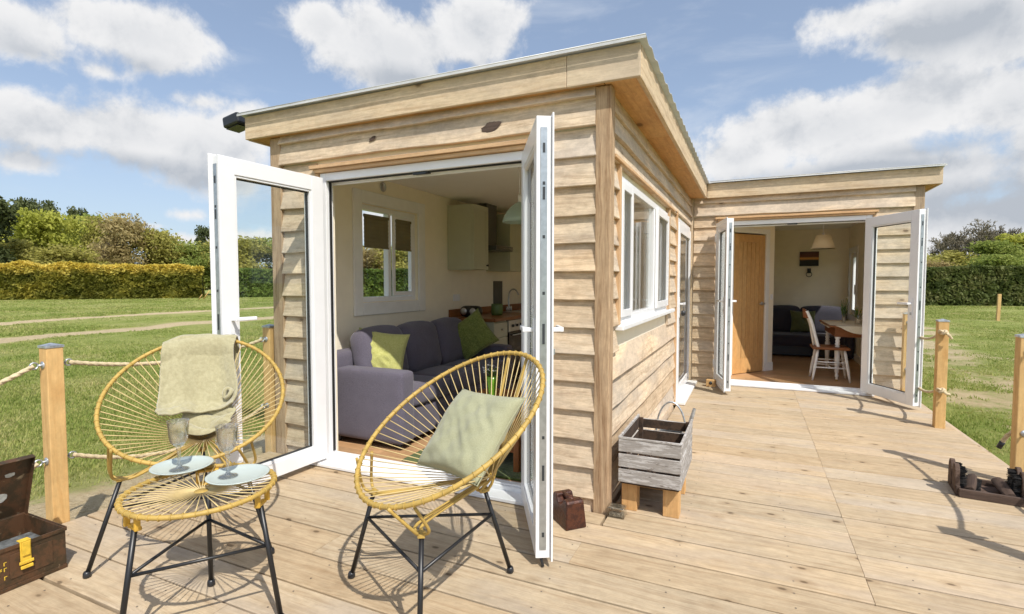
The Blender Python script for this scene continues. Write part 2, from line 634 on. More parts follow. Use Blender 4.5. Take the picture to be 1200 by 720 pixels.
M['cane'] = plain('mustard_cord', lin(178, 148, 76), .55, var=.12, vs=22, bump=.3, bs=300)
M['cord'] = plain('cream_cord', lin(196, 174, 122), .6, var=.10, vs=15)
M['bracket'] = plain('yellow_bracket', lin(205, 162, 62), .4, var=.12, vs=25)
M['sofa'] = fabric('grey_violet_weave', lin(84, 80, 91), lin(106, 101, 114), 700)
M['sofa_dark'] = fabric('charcoal_weave', lin(58, 56, 64), lin(76, 74, 84), 700)
M['sage'] = fabric('sage_linen', lin(146, 146, 116), lin(164, 163, 134), 900, bump=.5)
M['blanket'] = fabric('sage_fleece', lin(156, 149, 117), lin(170, 163, 131), 160, bump=1.0, big=14, sheen=.6)
M['lime'] = fabric('lime_textured', lin(168, 168, 96), lin(188, 186, 122), 300, bump=1.0, big=50)
M['green_knit'] = fabric('green_knit', lin(98, 108, 52), lin(134, 142, 78), 200, bump=1.2, big=60)
M['green_dull'] = fabric('green_cushion', lin(92, 98, 60), lin(110, 112, 74), 500)
M['rug'] = fabric('green_rug', lin(58, 72, 30), lin(92, 104, 50), 200, bump=1.5, big=40)
M['cabinet'] = plain('sage_cabinet', lin(184, 184, 160), .5, var=.02)
M['steel'] = plain('brushed_steel', (.55, .55, .55, 1), .3, metal=1.0, var=.05)
M['galv'] = plain('galvanised_steel', (.52, .54, .56, 1), .42, metal=.75, var=.25, vs=30)
M['darkglass'] = plain('oven_glass', (.012, .012, .013, 1), .12, var=0)
M['slate'] = plain('dark_panel', (.06, .06, .055, 1), .3, var=.1)
M['hood'] = plain('dark_hood', (.10, .10, .095, 1), .3, metal=.5, var=.05)
M['lampgreen'] = plain('duck_egg_enamel', lin(160, 182, 172), .3, var=.02)
M['shade'] = plain('cream_shade', lin(240, 228, 200), .9, var=.02)
M['green_glaze'] = plain('lime_glaze', lin(110, 160, 40), .15, var=.1, vs=30)
M['mug'] = plain('green_mug', lin(88, 110, 58), .4, var=.08)
M['plate'] = plain('duck_egg_plate', lin(178, 188, 183), .25, var=.02)
M['petal'] = plain('white_petal', (.8, .8, .76, 1), .6, var=.05)
M['petal_y'] = plain('yellow_petal', lin(236, 200, 60), .6, var=.05)
M['petal_p'] = plain('violet_petal', lin(120, 90, 160), .6, var=.05)
M['stem'] = plain('green_stem', lin(80, 112, 48), .6, var=.1)
M['rope'] = plain('hemp_rope', lin(202, 184, 150), .85, var=.14, vs=60, bump=.5, bs=400)
M['bristle'] = plain('black_bristle', (.02, .018, .017, 1), .9, var=.3, vs=80, bump=1.0, bs=500)
M['cloth'] = fabric('table_cloth', lin(214, 208, 186), lin(232, 226, 208), 300)
M['yellow'] = plain('yellow_paint', lin(214, 178, 60), .5, var=.12, vs=50)
M['picture'] = None


def patchy(name, c1, c2, c3, scale=14, rough=.6, metal=0.0, t1=.5, t2=.62, bump=.5, vec=None):
    """two layers of worn paint over a ground"""
    m, T, b = new_mat(name)
    tc = T.node('ShaderNodeTexCoord').outputs['Object']
    if vec:
        tc = T.vmath('MULTIPLY', T.node('ShaderNodeAttribute', attribute_name='gc').outputs['Vector'], vec)
    n1 = T.noise(tc, scale, 8, .7)
    n2 = T.noise(T.vmath('ADD', tc, (3.3, 1.2, 7.7)), scale * 1.7, 8, .72)
    col = T.mix(T.ramp(n1, t1 - .06, t1 + .08), c1, c2)
    col = T.mix(T.ramp(n2, t2 - .02, t2 + .05), col, c3)
    T.put(b.inputs['Base Color'], col)
    b.inputs['Roughness'].default_value = rough
    b.inputs['Metallic'].default_value = metal
    bp = T.node('ShaderNodeBump')
    bp.inputs['Strength'].default_value = bump
    bp.inputs['Distance'].default_value = 0.003
    T.put(bp.inputs['Height'], T.math('ADD', n1, n2))
    T.put(b.inputs['Normal'], bp.outputs[0])
    return m


M['ammo'] = patchy('worn_olive_metal', lin(88, 62, 42), lin(62, 50, 34), lin(132, 116, 92), 11, .5, .15, .5, .62)
M['rust'] = patchy('rusted_brown_iron', lin(84, 48, 32), lin(60, 34, 26), lin(130, 96, 76), 30, .38, .3, .5, .66, bump=.8)
M['limewash'] = patchy('worn_grey_limewash', lin(186, 182, 178), lin(148, 142, 136), lin(92, 80, 70), 1.0, .9, 0, .46, .60, vec=(9, 60, 60))
M['cratein'] = patchy('dark_crate_inside', lin(74, 56, 42), lin(52, 40, 30), lin(110, 94, 78), 20, .9, 0, .5, .66)


def ground_mat():
    m, T, b = new_mat('field_grass')
    at = T.node('ShaderNodeAttribute', attribute_name='dirt').outputs['Fac']
    tc = T.node('ShaderNodeTexCoord').outputs['Object']
    n1 = T.noise(tc, .35, 6, .6)
    n2 = T.noise(tc, 2.6, 7, .68)
    n3 = T.noise(tc, 22, 6, .7)
    n4 = T.noise(tc, 110, 3, .7)
    g = T.mix(T.ramp(n2, .35, .68), lin(128, 140, 70), lin(158, 162, 94))
    g = T.mix(T.ramp(n1, .42, .66, 0, .55), g, lin(174, 166, 114))
    g = T.mix(T.ramp(n3, .45, .75, 0, .45), g, lin(90, 104, 48))
    dd = T.mix(T.ramp(n3, .35, .7), lin(202, 184, 150), lin(176, 156, 120))
    dd = T.mix(T.ramp(n2, .5, .7, 0, .4), dd, lin(204, 188, 152))
    k = T.ramp(T.math('ADD', at, T.math('ADD', T.math('MULTIPLY_ADD', n2, .5, -.25), T.math('MULTIPLY_ADD', n3, .5, -.25))), .40, .62)
    T.put(b.inputs['Base Color'], T.mix(k, g, dd))
    b.inputs['Roughness'].default_value = 1.0
    b.inputs['Specular IOR Level'].default_value = 0.1
    bp = T.node('ShaderNodeBump')
    bp.inputs['Strength'].default_value = 0.9
    bp.inputs['Distance'].default_value = 0.05
    T.put(bp.inputs['Height'], T.math('ADD', n3, T.math('MULTIPLY', n4, .5)))
    T.put(b.inputs['Normal'], bp.outputs[0])
    return m


def leafy(name, cols, trans=0.35, hgold=None):
    """foliage whose tone differs from clump to clump; hgold adds a coloured new growth above a height"""
    m, T, b = new_mat(name)
    rn = T.node('ShaderNodeAttribute', attribute_name='rnd').outputs['Fac']
    tc = T.node('ShaderNodeTexCoord').outputs['Object']
    cr = T.node('ShaderNodeValToRGB')
    cr.color_ramp.elements[0].color = cols[0]
    cr.color_ramp.elements[1].color = cols[-1]
    for i, c in enumerate(cols[1:-1]):
        e = cr.color_ramp.elements.new((i + 1) / (len(cols) - 1))
        e.color = c
    T.put(cr.inputs[0], rn)
    col = cr.outputs[0]
    if hgold:
        sp = T.node('ShaderNodeSeparateXYZ')
        T.put(sp.inputs[0], tc)
        h = T.math('ADD', sp.outputs[2], T.math('MULTIPLY_ADD', T.noise(tc, 1.4, 4), 1.3, -.65))
        col = T.mix(T.ramp(h, hgold[0], hgold[1]), col, T.mix(rn, hgold[2], hgold[3]))
    T.put(b.inputs['Base Color'], col)
    b.inputs['Roughness'].default_value = .65
    b.inputs['Specular IOR Level'].default_value = .2
    tl = T.node('ShaderNodeBsdfTranslucent')
    T.put(tl.inputs[0], col)
    ms = T.node('ShaderNodeMixShader')
    ms.inputs[0].default_value = trans
    T.l.new(b.outputs[0], ms.inputs[1])
    T.l.new(tl.outputs[0], ms.inputs[2])
    T.l.new(ms.outputs[0], T.n['Material Output'].inputs[0])
    return m


# ------------------------------------------------------------------ ground
GZ = -0.20


def vnoise(x, y, seed=0):
    xi, yi = np.floor(x).astype(int), np.floor(y).astype(int)
    xf, yf = x - xi, y - yi
    u, v = xf * xf * (3 - 2 * xf), yf * yf * (3 - 2 * yf)

    def h(a, b):
        n = (a * 374761393 + b * 668265263 + seed * 1442695041) & 0xffffffff
        n = ((n ^ (n >> 13)) * 1274126177) & 0xffffffff
        return ((n ^ (n >> 16)) & 0xffff) / 65535.0
    return (h(xi, yi) * (1 - u) + h(xi + 1, yi) * u) * (1 - v) + (h(xi, yi + 1) * (1 - u) + h(xi + 1, yi + 1) * u) * v


def fbm(x, y, seed=0, oct=4):
    s, a, t = 0, 1, 0
    for i in range(oct):
        s = s + a * vnoise(x * 2 ** i, y * 2 ** i, seed + i)
        t += a
        a *= .5
    return s / t


def dirt_mask(x, y):
    n = fbm(x * .8, y * .8, 3)
    n2 = fbm(x * .25, y * .25, 9)
    # two worn wheel tracks over the field on the left
    w1 = np.exp(-((x + 25.4 + .08 * (y - 12) + (n2 - .5) * 2.5) / 1.15) ** 2) * (y > -30)
    w2 = np.exp(-((x + 17.9 + .12 * (y - 9) + (n2 - .5) * 2.2) / 1.0) ** 2)
    d = np.maximum(w1, w2) * 1.05 * (.62 + n * .6)
    # bare soil along the left edge of the deck and cabin
    e = np.exp(-np.maximum(0, -4.1 - x + (n - .5) * 1.2) / .45) * (x > -7) * (x < -1) * (y < 9)
    d = np.maximum(d, e * (.62 + n * .5))
    # scuffed soil right of the deck
    r = np.exp(-((x - 3.2 - .05 * y + (n2 - .5) * 3) / 1.9) ** 2) * (y < 24) * (x > 1.4)
    d = np.maximum(d, r * (.16 + n * .72) * .9)
    t = np.exp(-((y - 13.5 + (x - 4) * .25 + (n - .5) * 1.5) / .8) ** 2) * (x > 1.8) * (x < 14)
    d = np.maximum(d, t * (.2 + n * .6))
    return np.clip(d, 0, 1)


def build_ground():
    def axis(n, dense, far):
        t = np.linspace(-1, 1, n)
        return np.sign(t) * (dense * np.abs(t) + (far - dense) * np.abs(t) ** 7)
    ax = axis(420, 38, 900)
    X, Y = np.meshgrid(ax - 2.0, ax + 8.0, indexing='ij')
    n = len(ax)
    r = np.hypot(X, Y - 3)
    Z = GZ + (fbm(X * .25, Y * .25, 21) - .5) * .10 * np.clip((r - 6) / 10, 0, 1) + (fbm(X * 1.5, Y * 1.5, 5) - .5) * .03
    near = (X > -3.6) & (X < 1.9) & (Y < 11.5) & (Y > -3)
    Z = np.where(near, GZ - .02, Z)
    me = bpy.data.meshes.new('ground')
    vs = np.stack([X, Y, Z], -1).reshape(-1, 3)
    idx = np.arange(n * n).reshape(n, n)
    q = np.stack([idx[:-1, :-1], idx[1:, :-1], idx[1:, 1:], idx[:-1, 1:]], -1).reshape(-1, 4)
    me.vertices.add(len(vs))
    me.vertices.foreach_set('co', vs.ravel())
    me.loops.add(q.size)
    me.loops.foreach_set('vertex_index', q.ravel())
    me.polygons.add(len(q))
    me.polygons.foreach_set('loop_start', np.arange(0, q.size, 4))
    me.polygons.foreach_set('use_smooth', np.ones(len(q), bool))
    me.update(calc_edges=True)
    a = me.attributes.new('dirt', 'FLOAT', 'POINT')
    a.data.foreach_set('value', dirt_mask(X, Y).ravel())
    me.materials.append(ground_mat())
    o = bpy.data.objects.new('ground', me)
    COL.objects.link(o)
    tag(o, 'flat grass field with bare earth patches and two worn wheel tracks', 'ground', kind='structure')


def build_grass():
    R = np.random.RandomState(4)
    N = 270000
    left = R.rand(N) < .62
    az = np.where(left, np.radians(-82 + R.rand(N) * 62), np.radians(2 + R.rand(N) * 32))
    r = 2.6 * (70 / 2.6) ** (R.rand(N) ** .88)
    x, y = r * np.sin(az), r * np.cos(az)
    ok = ~((x > -3.42) & (x < 1.75) & (y < 11.5))
    dm = dirt_mask(x, y)
    n = fbm(x * 3, y * 3, 31)
    ok &= (dm + (n - .5) * .9) < (.30 + R.rand(N) * .22)
    x, y, r, n = x[ok], y[ok], r[ok], n[ok]
    k = len(x)
    tone = np.clip(fbm(x * .9, y * .9, 41) * .9 + R.rand(k) * .45 - .15, 0, 1)
    hgt = (.013 + .022 * R.rand(k)) * (.7 + .8 * n) * (1 + r * .012)
    wid = .0028 * (1 + r * .30)
    B = 3
    V, Fc, A = [], [], []
    for b in range(B):
        th = R.rand(k) * 2 * PI
        ox, oy = (R.rand(k) - .5) * .05 * (1 + r * .1), (R.rand(k) - .5) * .05 * (1 + r * .1)
        lx, ly = np.cos(th) * hgt * .75, np.sin(th) * hgt * .75
        px, py = -np.sin(th + .6) * wid, np.cos(th + .6) * wid
        h = hgt * (.7 + .6 * R.rand(k))
        z0 = np.full(k, GZ - .015)
        V.append(np.stack([np.stack([x + ox - px, y + oy - py, z0], -1), np.stack([x + ox + px, y + oy + py, z0], -1),
                           np.stack([x + ox + lx, y + oy + ly, z0 + h + .015], -1)], 1))
        A.append(np.repeat(np.clip(tone + (R.rand(k) - .5) * .25, 0, 1), 3))
    V = np.concatenate(V).reshape(-1, 3)
    A = np.concatenate(A)
    me = bpy.data.meshes.new('grass')
    me.vertices.add(len(V))
    me.vertices.foreach_set('co', V.ravel())
    nf = len(V) // 3
    me.loops.add(nf * 3)
    me.loops.foreach_set('vertex_index', np.arange(nf * 3))
    me.polygons.add(nf)
    me.polygons.foreach_set('loop_start', np.arange(0, nf * 3, 3))
    me.update(calc_edges=True)
    a = me.attributes.new('rnd', 'FLOAT', 'POINT')
    a.data.foreach_set('value', A)
    me.materials.append(leafy('grass_blades', [lin(118, 138, 60), lin(144, 158, 80), lin(172, 174, 102), lin(204, 194, 138)], .5))
    o = bpy.data.objects.new('grass', me)
    COL.objects.link(o)
    tag(o, 'short green and straw coloured grass covering the field', 'grass', kind='stuff')


build_ground()
build_grass()


# ------------------------------------------------------------------ deck
def board(mb, x0, x1, y0, y1, z0, z1, rnd=None, seg=1, bev=.004):
    """a board along X with eased top edges"""
    prof = [(y0, z0), (y0, z1 - bev), (y0 + bev, z1), (y1 - bev, z1), (y1, z1 - bev), (y1, z0)]
    vs, gs = [], []
    xs = (x0, x1)
    for x in xs:
        for (y, z) in prof:
            vs.append((x, y, z))
            gs.append((x - x0, y - y0, z))
    n = len(prof)
    fs = [(k, k + 1, n + k + 1, n + k) for k in range(n - 1)]
    fs += [tuple(reversed(range(n))), tuple(range(n, 2 * n)), (0, n, 2 * n - 1, n - 1)]
    mb.add(vs, fs, gc=gs, rnd=rnd)


def build_deck():
    mb = MB()
    p = .2175
    y = 1.18 - 14 * p
    while y < 7.25:
        y1 = min(y + p - .0125, 7.19)
        xl = -3.36
        if y > 2.70:
            xl = -.705
        jit = rng.uniform(-.003, .003)
        cuts = [xl]
        if y > 2.3:
            cuts.append(.48)
        else:
            k = int(round((y - 1.18) / p))
            cuts.append([-1.9, .48, -.75][k % 3])
            if k % 3 == 0:
                cuts.append(.48)
        cuts.append(1.66)
        for a, b in zip(cuts[:-1], cuts[1:]):
            if b - a > .05:
                board(mb, a + .0004, b - .0006 - rng.random() * .0016, y + jit, y1 + jit, -.032, rng.uniform(-.0012, .0))
        y += p
    # strip of boards under the door sill
    board(mb, -3.36, -.72, 2.703, 2.83, -.032, -.001)
    o = mb.build('deck', M['deck'])
    tag(o, 'pale weathered timber deck of wide boards', 'deck', kind='structure')
    sc_ = MB()
    rs = random.Random(2)
    y = 1.18 - 9 * p
    while y < 7.1:
        for xx in np.arange(-3.2 + .022, 1.62, .48):
            if y > 2.65 and xx < -.72:
                continue
            for dy in (.045, p - .058):
                cx_, cy_ = xx + rs.uniform(-.008, .008), y + dy + rs.uniform(-.006, .006)
                sc_.add([(cx_ + .0042 * math.cos(k * PI / 4), cy_ + .0042 * math.sin(k * PI / 4), .0006) for k in range(8)], [tuple(range(8))])
        y += p
    o = sc_.build('deck_screws', plain('screw_head', (.16, .13, .10, 1), .6, metal=.3, var=.3, vs=3), o)
    # rim joist and support below the boards
    m2 = MB()
    m2.bx(1.62, 1.658, -1.9, 7.2, GZ - .02, -.034, grain=1)
    m2.bx(-3.358, -3.32, -1.9, 2.83, GZ - .02, -.034, grain=1)
    m2.bx(-3.32, 1.62, -1.9, -1.86, GZ - .02, -.034)
    for xx in np.arange(-3.2, 1.6, .48):
        m2.bx(xx, xx + .045, -1.85, 2.7 if xx < -.75 else 7.1, GZ - .02, -.050, grain=1)
    # darker edging board seen along the right edge
    m2.bx(1.662, 1.70, -1.9, 7.2, GZ - .02, -.012, grain=1)
    o = m2.build('deck_frame', M['deck'])
    tag(o, 'timber edging and joists under the deck', 'deck frame', kind='structure')


build_deck()

# ------------------------------------------------------------------ cabin
cabin = thing('cabin', 'L-shaped timber clad cabin with flat roof and white open double doors', 'cabin', (-1.6, 7.0, 0))
COURSES = [-.10, .066, .24, .405, .569, .73, .89, 1.044, 1.203, 1.365, 1.518, 1.676, 1.84, 2.004, 2.148]


def clad(mb, axis, base, sign, u0, u1, holes, zs, ztop, zoff=0.0):
    """overlapping waney boards. axis 0: wall runs along X at Y=base; 1: runs along Y at X=base; sign = outward direction."""
    for ci, zb in enumerate(zs):
        zb += zoff
        zt = (zs[ci + 1] + zoff if ci + 1 < len(zs) else ztop) + .012
        zt = min(zt, ztop)
        if zb >= ztop - .02:
            continue
        segs = [(u0, u1)]
        for (a, b, c, d) in holes:
            if zb < d - .03 and zt - .012 > c + .03:
                ns = []
                for (s, e) in segs:
                    if b <= s or a >= e:
                        ns.append((s, e))
                    else:
                        if a > s:
                            ns.append((s, a))
                        if b < e:
                            ns.append((b, e))
                segs = ns
        seed = rng.random() * 50
        for (s, e) in segs:
            if e - s < .02:
                continue
            n = max(2, int((e - s) / .06))
            vs, gs = [], []
            pb = .032 + rng.uniform(-.002, .004)
            for i in range(n + 1):
                u = s + (e - s) * i / n
                wz = (mnoise.noise(Vector((u * 1.7, seed, 0))) * .009 + mnoise.noise(Vector((u * 9, seed, 3))) * .0025)
                wp = mnoise.noise(Vector((u * 2.3, seed, 8))) * .003
                for (z, pr) in ((zb + wz, 0.0), (zb + wz, pb + wp), (zb + wz + .004, pb + wp + .0015), (zt, .005)):
                    q = [0, 0, z]
                    q[axis] = u
                    q[1 - axis] = base + sign * pr
                    vs.append(q)
                    gs.append((u - s + 0.0, z - zb, pr))
            fs = []
            for i in range(n):
                for k in range(3):
                    fs.append((i * 4 + k, i * 4 + k + 1, (i + 1) * 4 + k + 1, (i + 1) * 4 + k))
            fs.append((0, 3, 2, 1))
            fs.append((n * 4, n * 4 + 1, n * 4 + 2, n * 4 + 3))
            mb.add(vs, fs, gc=gs)


# front of the near wing (faces the camera, runs along X at Y = 2.86)
for (ua, ub) in ((-3.20, -2.86), (-1.09, -.795)):
    c1 = MB()
    clad(c1, 0, 2.872, -1, ua, ub, [], COURSES[:14], 2.16)
    c1.build('front_cladding', M['oak'], cabin)
c2 = MB()
# wide waney beam board above the doors and the narrow board over it
clad(c2, 0, 2.862, -1, -3.20, -.80, [], [2.168], 2.345)
clad(c2, 0, 2.856, -1, -3.20, -.80, [], [2.318], 2.385)
c2.build('lintel_board', M['oak'], cabin)
# side of the near wing (faces right, runs along Y at X = -.74)
c3 = MB()
clad(c3, 1, -.755, 1, 2.93, 7.12, [(3.10, 5.19, 1.0, 2.0), (5.70, 7.10, -.2, 2.06)], COURSES[:14], 2.05)
clad(c3, 1, -.750, 1, 2.93, 7.12, [], [2.03, 2.14, 2.27], 2.40)
c3.build('side_cladding', M['oak'], cabin)
# front of the far wing
c4 = MB()
clad(c4, 0, 7.215, -1, -.70, 1.625, [(-.42, 1.27, -.2, 2.10)], COURSES[:14], 2.14)
clad(c4, 0, 7.205, -1, -.70, 1.63, [], [2.15], 2.33)
clad(c4, 0, 7.198, -1, -.70, 1.63, [], [2.31], 2.39)
c4.build('far_wing_cladding', M['oak'], cabin)
# outer walls away from the deck
c5 = MB()
clad(c5, 1, -3.285, -1, 2.92, 11.3, [(3.68, 4.62, 1.08, 2.04)], COURSES[:14] + [2.165], 2.37)
clad(c5, 1, 1.70, 1, 7.29, 11.25, [(10.12, 10.78, .72, 1.84)], COURSES[:14] + [2.165], 2.37)
clad(c5, 0, 11.25, 1, -3.28, 1.70, [], COURSES[:14] + [2.165], 2.37)
c5.build('outer_cladding', M['oak'], cabin)

# dark open knots in the lintel board
for (kx, kz, kw, kh) in ((-1.441, 2.232, .060, .030), (-2.331, 2.262, .030, .014)):
    m_ = MB()
    n = 22
    vs = [(kx, 2.8325, kz)]
    for k in range(n):
        a = 2 * PI * k / n
        q = 1 + .45 * mnoise.noise(Vector((math.cos(a) * 1.8 + kx, math.sin(a) * 1.8, 3)))
        vs.append((kx + kw * math.cos(a) * q, 2.8325, kz + kh * math.sin(a) * q + .012 * math.cos(a)))
    m_.add(vs, [(0, 1 + (k + 1) % n, 1 + k) for k in range(n)])
    m_.build('knot_hole', M['log'], cabin)

# corner posts
for (x0, x1, y0, y1) in ((-.80, -.712, 2.84, 2.93), (-3.30, -3.195, 2.84, 2.93), (1.615, 1.718, 7.19, 7.29), (1.62, 1.718, 11.16, 11.26), (-3.30, -3.2, 11.16, 11.26)):
    m_ = MB()
    m_.bx(x0, x1, y0, y1, -.04 if x0 > -1 and y0 < 3 else GZ - .05, 2.372, grain=2)
    m_.build('corner_post', M['oak_post'], cabin, bevel=.006)
m_ = MB()
m_.bx(-.742, -.712, 7.13, 7.185, 0.0, 2.372, grain=2)
m_.build('corner_trim', M['oak_new'], cabin, bevel=.003)

# fascias
f1 = MB()
f1.bx(-3.485, -.949, 2.78, 2.805, 2.372, 2.540)
f1.build('fascia', M['oak_new'], cabin, bevel=.003)
f1 = MB()
f1.bx(-.947, -.548, 2.7795, 2.805, 2.370, 2.541)
f1.build('fascia', M['oak_new'], cabin, bevel=.003)
f1 = MB()
f1.bx(-.572, -.545, 2.806, 7.10, 2.368, 2.537, grain=1)
f1.build('fascia', M['oak_new'], cabin, bevel=.003)
f1 = MB()
f1.bx(-.543, 1.855, 7.13, 7.156, 2.372, 2.552)
f1.build('fascia', M['oak_new'], cabin, bevel=.003)
f1 = MB()
f1.bx(1.83, 1.856, 7.158, 11.35, 2.37, 2.537, grain=1)
f1.build('fascia', M['oak_new'], cabin, bevel=.003)
f1 = MB()
f1.bx(-3.487, -3.46, 2.807, 11.35, 2.37, 2.537, grain=1)
f1.bx(-3.458, 1.828, 11.33, 11.352, 2.37, 2.537)
f1.build('fascia', M['oak_new'], cabin, bevel=.003)
# soffits
s_ = MB()
yy = 2.81
while yy < 7.12:
    y2 = min(yy + 1.22, 7.12)
    s_.bx(-.745, -.574, yy, y2 - .004, 2.376, 2.386, grain=1)
    yy = y2
s_.bx(-3.455, -.75, 2.808, 2.865, 2.376, 2.386)
s_.bx(-3.455, -3.29, 2.87, 11.3, 2.376, 2.386, grain=1)
s_.bx(-.57, 1.826, 7.16, 7.21, 2.376, 2.386)
s_.bx(1.70, 1.826, 7.215, 11.3, 2.376, 2.386, grain=1)
s_.build('soffit', M['ply'], cabin)


# corrugated roof
def roof_sheet(x0, x1, y0, y1, zc):
    mb = MB()
    n = int((y1 - y0) / .024)
    mb.grid(lambda u, v: (x0 + (x1 - x0) * u, y0 + (y1 - y0) * v, zc + .010 * math.cos(2 * PI * (y0 + (y1 - y0) * v - 2.74) / .19)), 1, n, gc=lambda u, v: (u, v, 0))
    # turned down edge along the front
    mb.bx(x0, x1, y0 - .003, y0, zc - .011, zc + .001)
    return mb


r1 = roof_sheet(-3.52, -.515, 2.744, 11.4, 2.552)
r1.build('roof', M['sheet'], cabin, solid=.004)
r2 = roof_sheet(-.513, 1.875, 7.09, 11.4, 2.566)
r2.build('roof', M['sheet'], cabin, solid=.004)
rr = MB()
rr.bx(-3.45, -.58, 2.81, 11.3, 2.40, 2.535)
rr.bx(-.578, 1.82, 7.165, 11.3, 2.40, 2.548)
rr.build('roof_deck', M['fence_wood'], cabin)

# wall cores and inner lining
w = MB()
CEIL = 2.27
# front wall of near wing
w.bx(-3.28, -2.80, 2.875, 2.97, -.05, 2.39)
w.bx(-1.12, -.757, 2.875, 2.97, -.05, 2.39)
w.bx(-2.80, -1.12, 2.875, 2.97, 2.075, 2.39)
# left wall
w.bx(-3.28, -3.20, 2.972, 3.72, -.05, 2.39)
w.bx(-3.28, -3.20, 4.58, 11.25, -.05, 2.39)
w.bx(-3.28, -3.20, 3.72, 4.58, -.05, 1.12)
w.bx(-3.28, -3.20, 3.72, 4.58, 2.01, 2.39)
# side wall
w.bx(-.86, -.757, 2.972, 3.14, -.05, 2.39)
w.bx(-.86, -.757, 5.14, 5.76, -.05, 2.39)
w.bx(-.86, -.757, 3.14, 5.14, -.05, 1.04)
w.bx(-.86, -.757, 3.14, 5.14, 1.96, 2.39)
w.bx(-.86, -.757, 5.76, 7.04, 2.0, 2.39)
w.bx(-.86, -.757, 7.04, 7.216, -.05, 2.39)
# far wing front
w.bx(-.86, -.38, 7.217, 7.31, -.05, 2.39)
w.bx(1.24, 1.698, 7.217, 7.31, -.05, 2.39)
w.bx(-.38, 1.24, 7.217, 7.31, 2.06, 2.39)
# far wing right wall
w.bx(1.56, 1.698, 7.312, 10.14, -.05, 2.39)
w.bx(1.56, 1.698, 10.76, 11.24, -.05, 2.39)
w.bx(1.56, 1.698, 10.14, 10.76, -.05, .745)
w.bx(1.56, 1.698, 10.14, 10.76, 1.815, 2.39)
# back
w.bx(-3.198, 1.558, 11.02, 11.24, -.05, 2.39)
# partitions
w.bx(-3.198, -.862, 7.30, 7.38, -.05, 2.39)
w.bx(.205, .285, 8.49, 11.018, 0, CEIL)
# slanting wall with the oak door: from (-.62,7.30) to (.285,8.48)
DA, DB = Vector((-.55, 7.345, 0)), Vector((.285, 8.48, 0))
dd = (DB - DA).normalized()
dn = Vector((dd.y, -dd.x, 0))      # faces the camera side
DO0, DO1 = .52, 1.215              # door opening measured along the wall
LW = (DB - DA).length


def wallbar(mb, a, b, z0, z1, th=.08, off=0.0):
    c = DA + dd * ((a + b) / 2) - dn * (th / 2 - off) + Vector((0, 0, (z0 + z1) / 2))
    R = Matrix((dd, -dn, Vector((0, 0, 1)))).transposed()
    mb.box(c, (b - a, th, z1 - z0), R=R, grain=2)


wallbar(w, 0, DO0, 0, CEIL)
wallbar(w, DO1, LW, 0, CEIL)
wallbar(w, DO0, DO1, 2.0, CEIL)
w.build('interior_wall', M['wall'], cabin)
ce = MB()
ce.bx(-3.198, -.862, 2.972, 7.298, CEIL, CEIL + .05)
ce.bx(-3.198, 1.558, 7.382, 11.018, CEIL, CEIL + .05)
ce.bx(-.86, 1.558, 7.312, 7.38, CEIL + .001, CEIL + .05)
ce.build('ceiling', M['ceiling'], cabin)
# floor planks
fl = MB()
y = 2.90
while y < 11.0:
    x = -3.198 - rng.random() * .8
    while x < 1.56:
        x1 = x + 1.25
        a, b = max(x, -3.198), min(x1, 1.557)
        lo, hi = a, b
        ok = True
        if y < 7.30:
            b = min(b, -.864)
        if b - a > .02:
            fl.bx(a, b - .001, y, y + .189, -.03, .022)
        x = x1
    y += .19
fl.build('floor', M['floor_wood'], cabin)
sk = MB()
sk.bx(-3.199, -3.185, 2.975, 7.295, .022, .13, grain=1)
sk.build('skirting', M['white_wood'], cabin)
sk = MB()
sk.bx(.29, 1.555, 11.002, 11.018, .022, .13)
sk.bx(1.543, 1.559, 7.32, 11.0, .022, .13, grain=1)
sk.build('skirting', M['white_wood'], cabin)
sk = MB()
wallbar(sk, DO1 + .07, LW, .022, .14, .014, .014)
sk.build('skirting', M['white_wood'], cabin)


# door frames, trims, thresholds
def door_surround(x0, x1, y, zt, ylin):
    fr = MB()
    fr.bx(x0, x0 + .055, y, y + .07, .03, zt)
    fr.bx(x1 - .055, x1, y, y + .07, .03, zt)
    fr.bx(x0 + .056, x1 - .056, y, y + .07, zt - .055, zt)
    fr.bx(x0 + .02, x1 - .02, y + .072, y + .09, zt - .075, zt - .02)
    fr.build('door_frame', M['upvc'], cabin, bevel=.004)
    g = MB()
    g.bx(x0 + .056, x1 - .056, y + .02, y + .05, zt - .061, zt - .0555)
    g.bx(x0 + .0555, x0 + .062, y + .03, y + .05, .07, zt - .062)
    g.build('door_seal', M['gasket'], cabin)
    k = MB()
    cx = (x0 + x1) / 2
    k.bx(cx - .055, cx + .055, y + .012, y + .06, zt - .066, zt - .0565)
    k.bx(cx - .05, cx + .05, y + .008, y + .018, zt - .074, zt - .060)
    k.build('lock_keep', M['keep'], cabin)
    th = MB()
    th.bx(x0 + .002, x1 - .002, y - .004, y + .09, .012, .050)
    th.bx(x0 - .05, x1 + .05, y - .125, y - .006, .004, .026)
    th.bx(x0 + .01, x1 - .01, y + .012, y + .024, .0505, .062)
    th.build('threshold', M['sill_white'], cabin, bevel=.004)
    hd = MB()
    hd.bx(x0 - .06, x1 + .05, y - .045, y + .03, zt + .028, zt + .052)
    hd.bx(x0 - .03, x1 + .02, y - .028, y + .03, zt + .003, zt + .026)
    hd.bx(x0 - .035, x0 - .003, y - .012, y + .03, 0.0, zt + .001, grain=2)
    hd.bx(x1 + .003, x1 + .035, y - .012, y + .03, 0.0, zt + .001, grain=2)
    hd.build('door_trim', M['trim'], cabin, bevel=.002)


door_surround(-2.82, -1.13, 2.85, 2.075, 2.97)
door_surround(-.38, 1.24, 7.195, 2.075, 7.31)


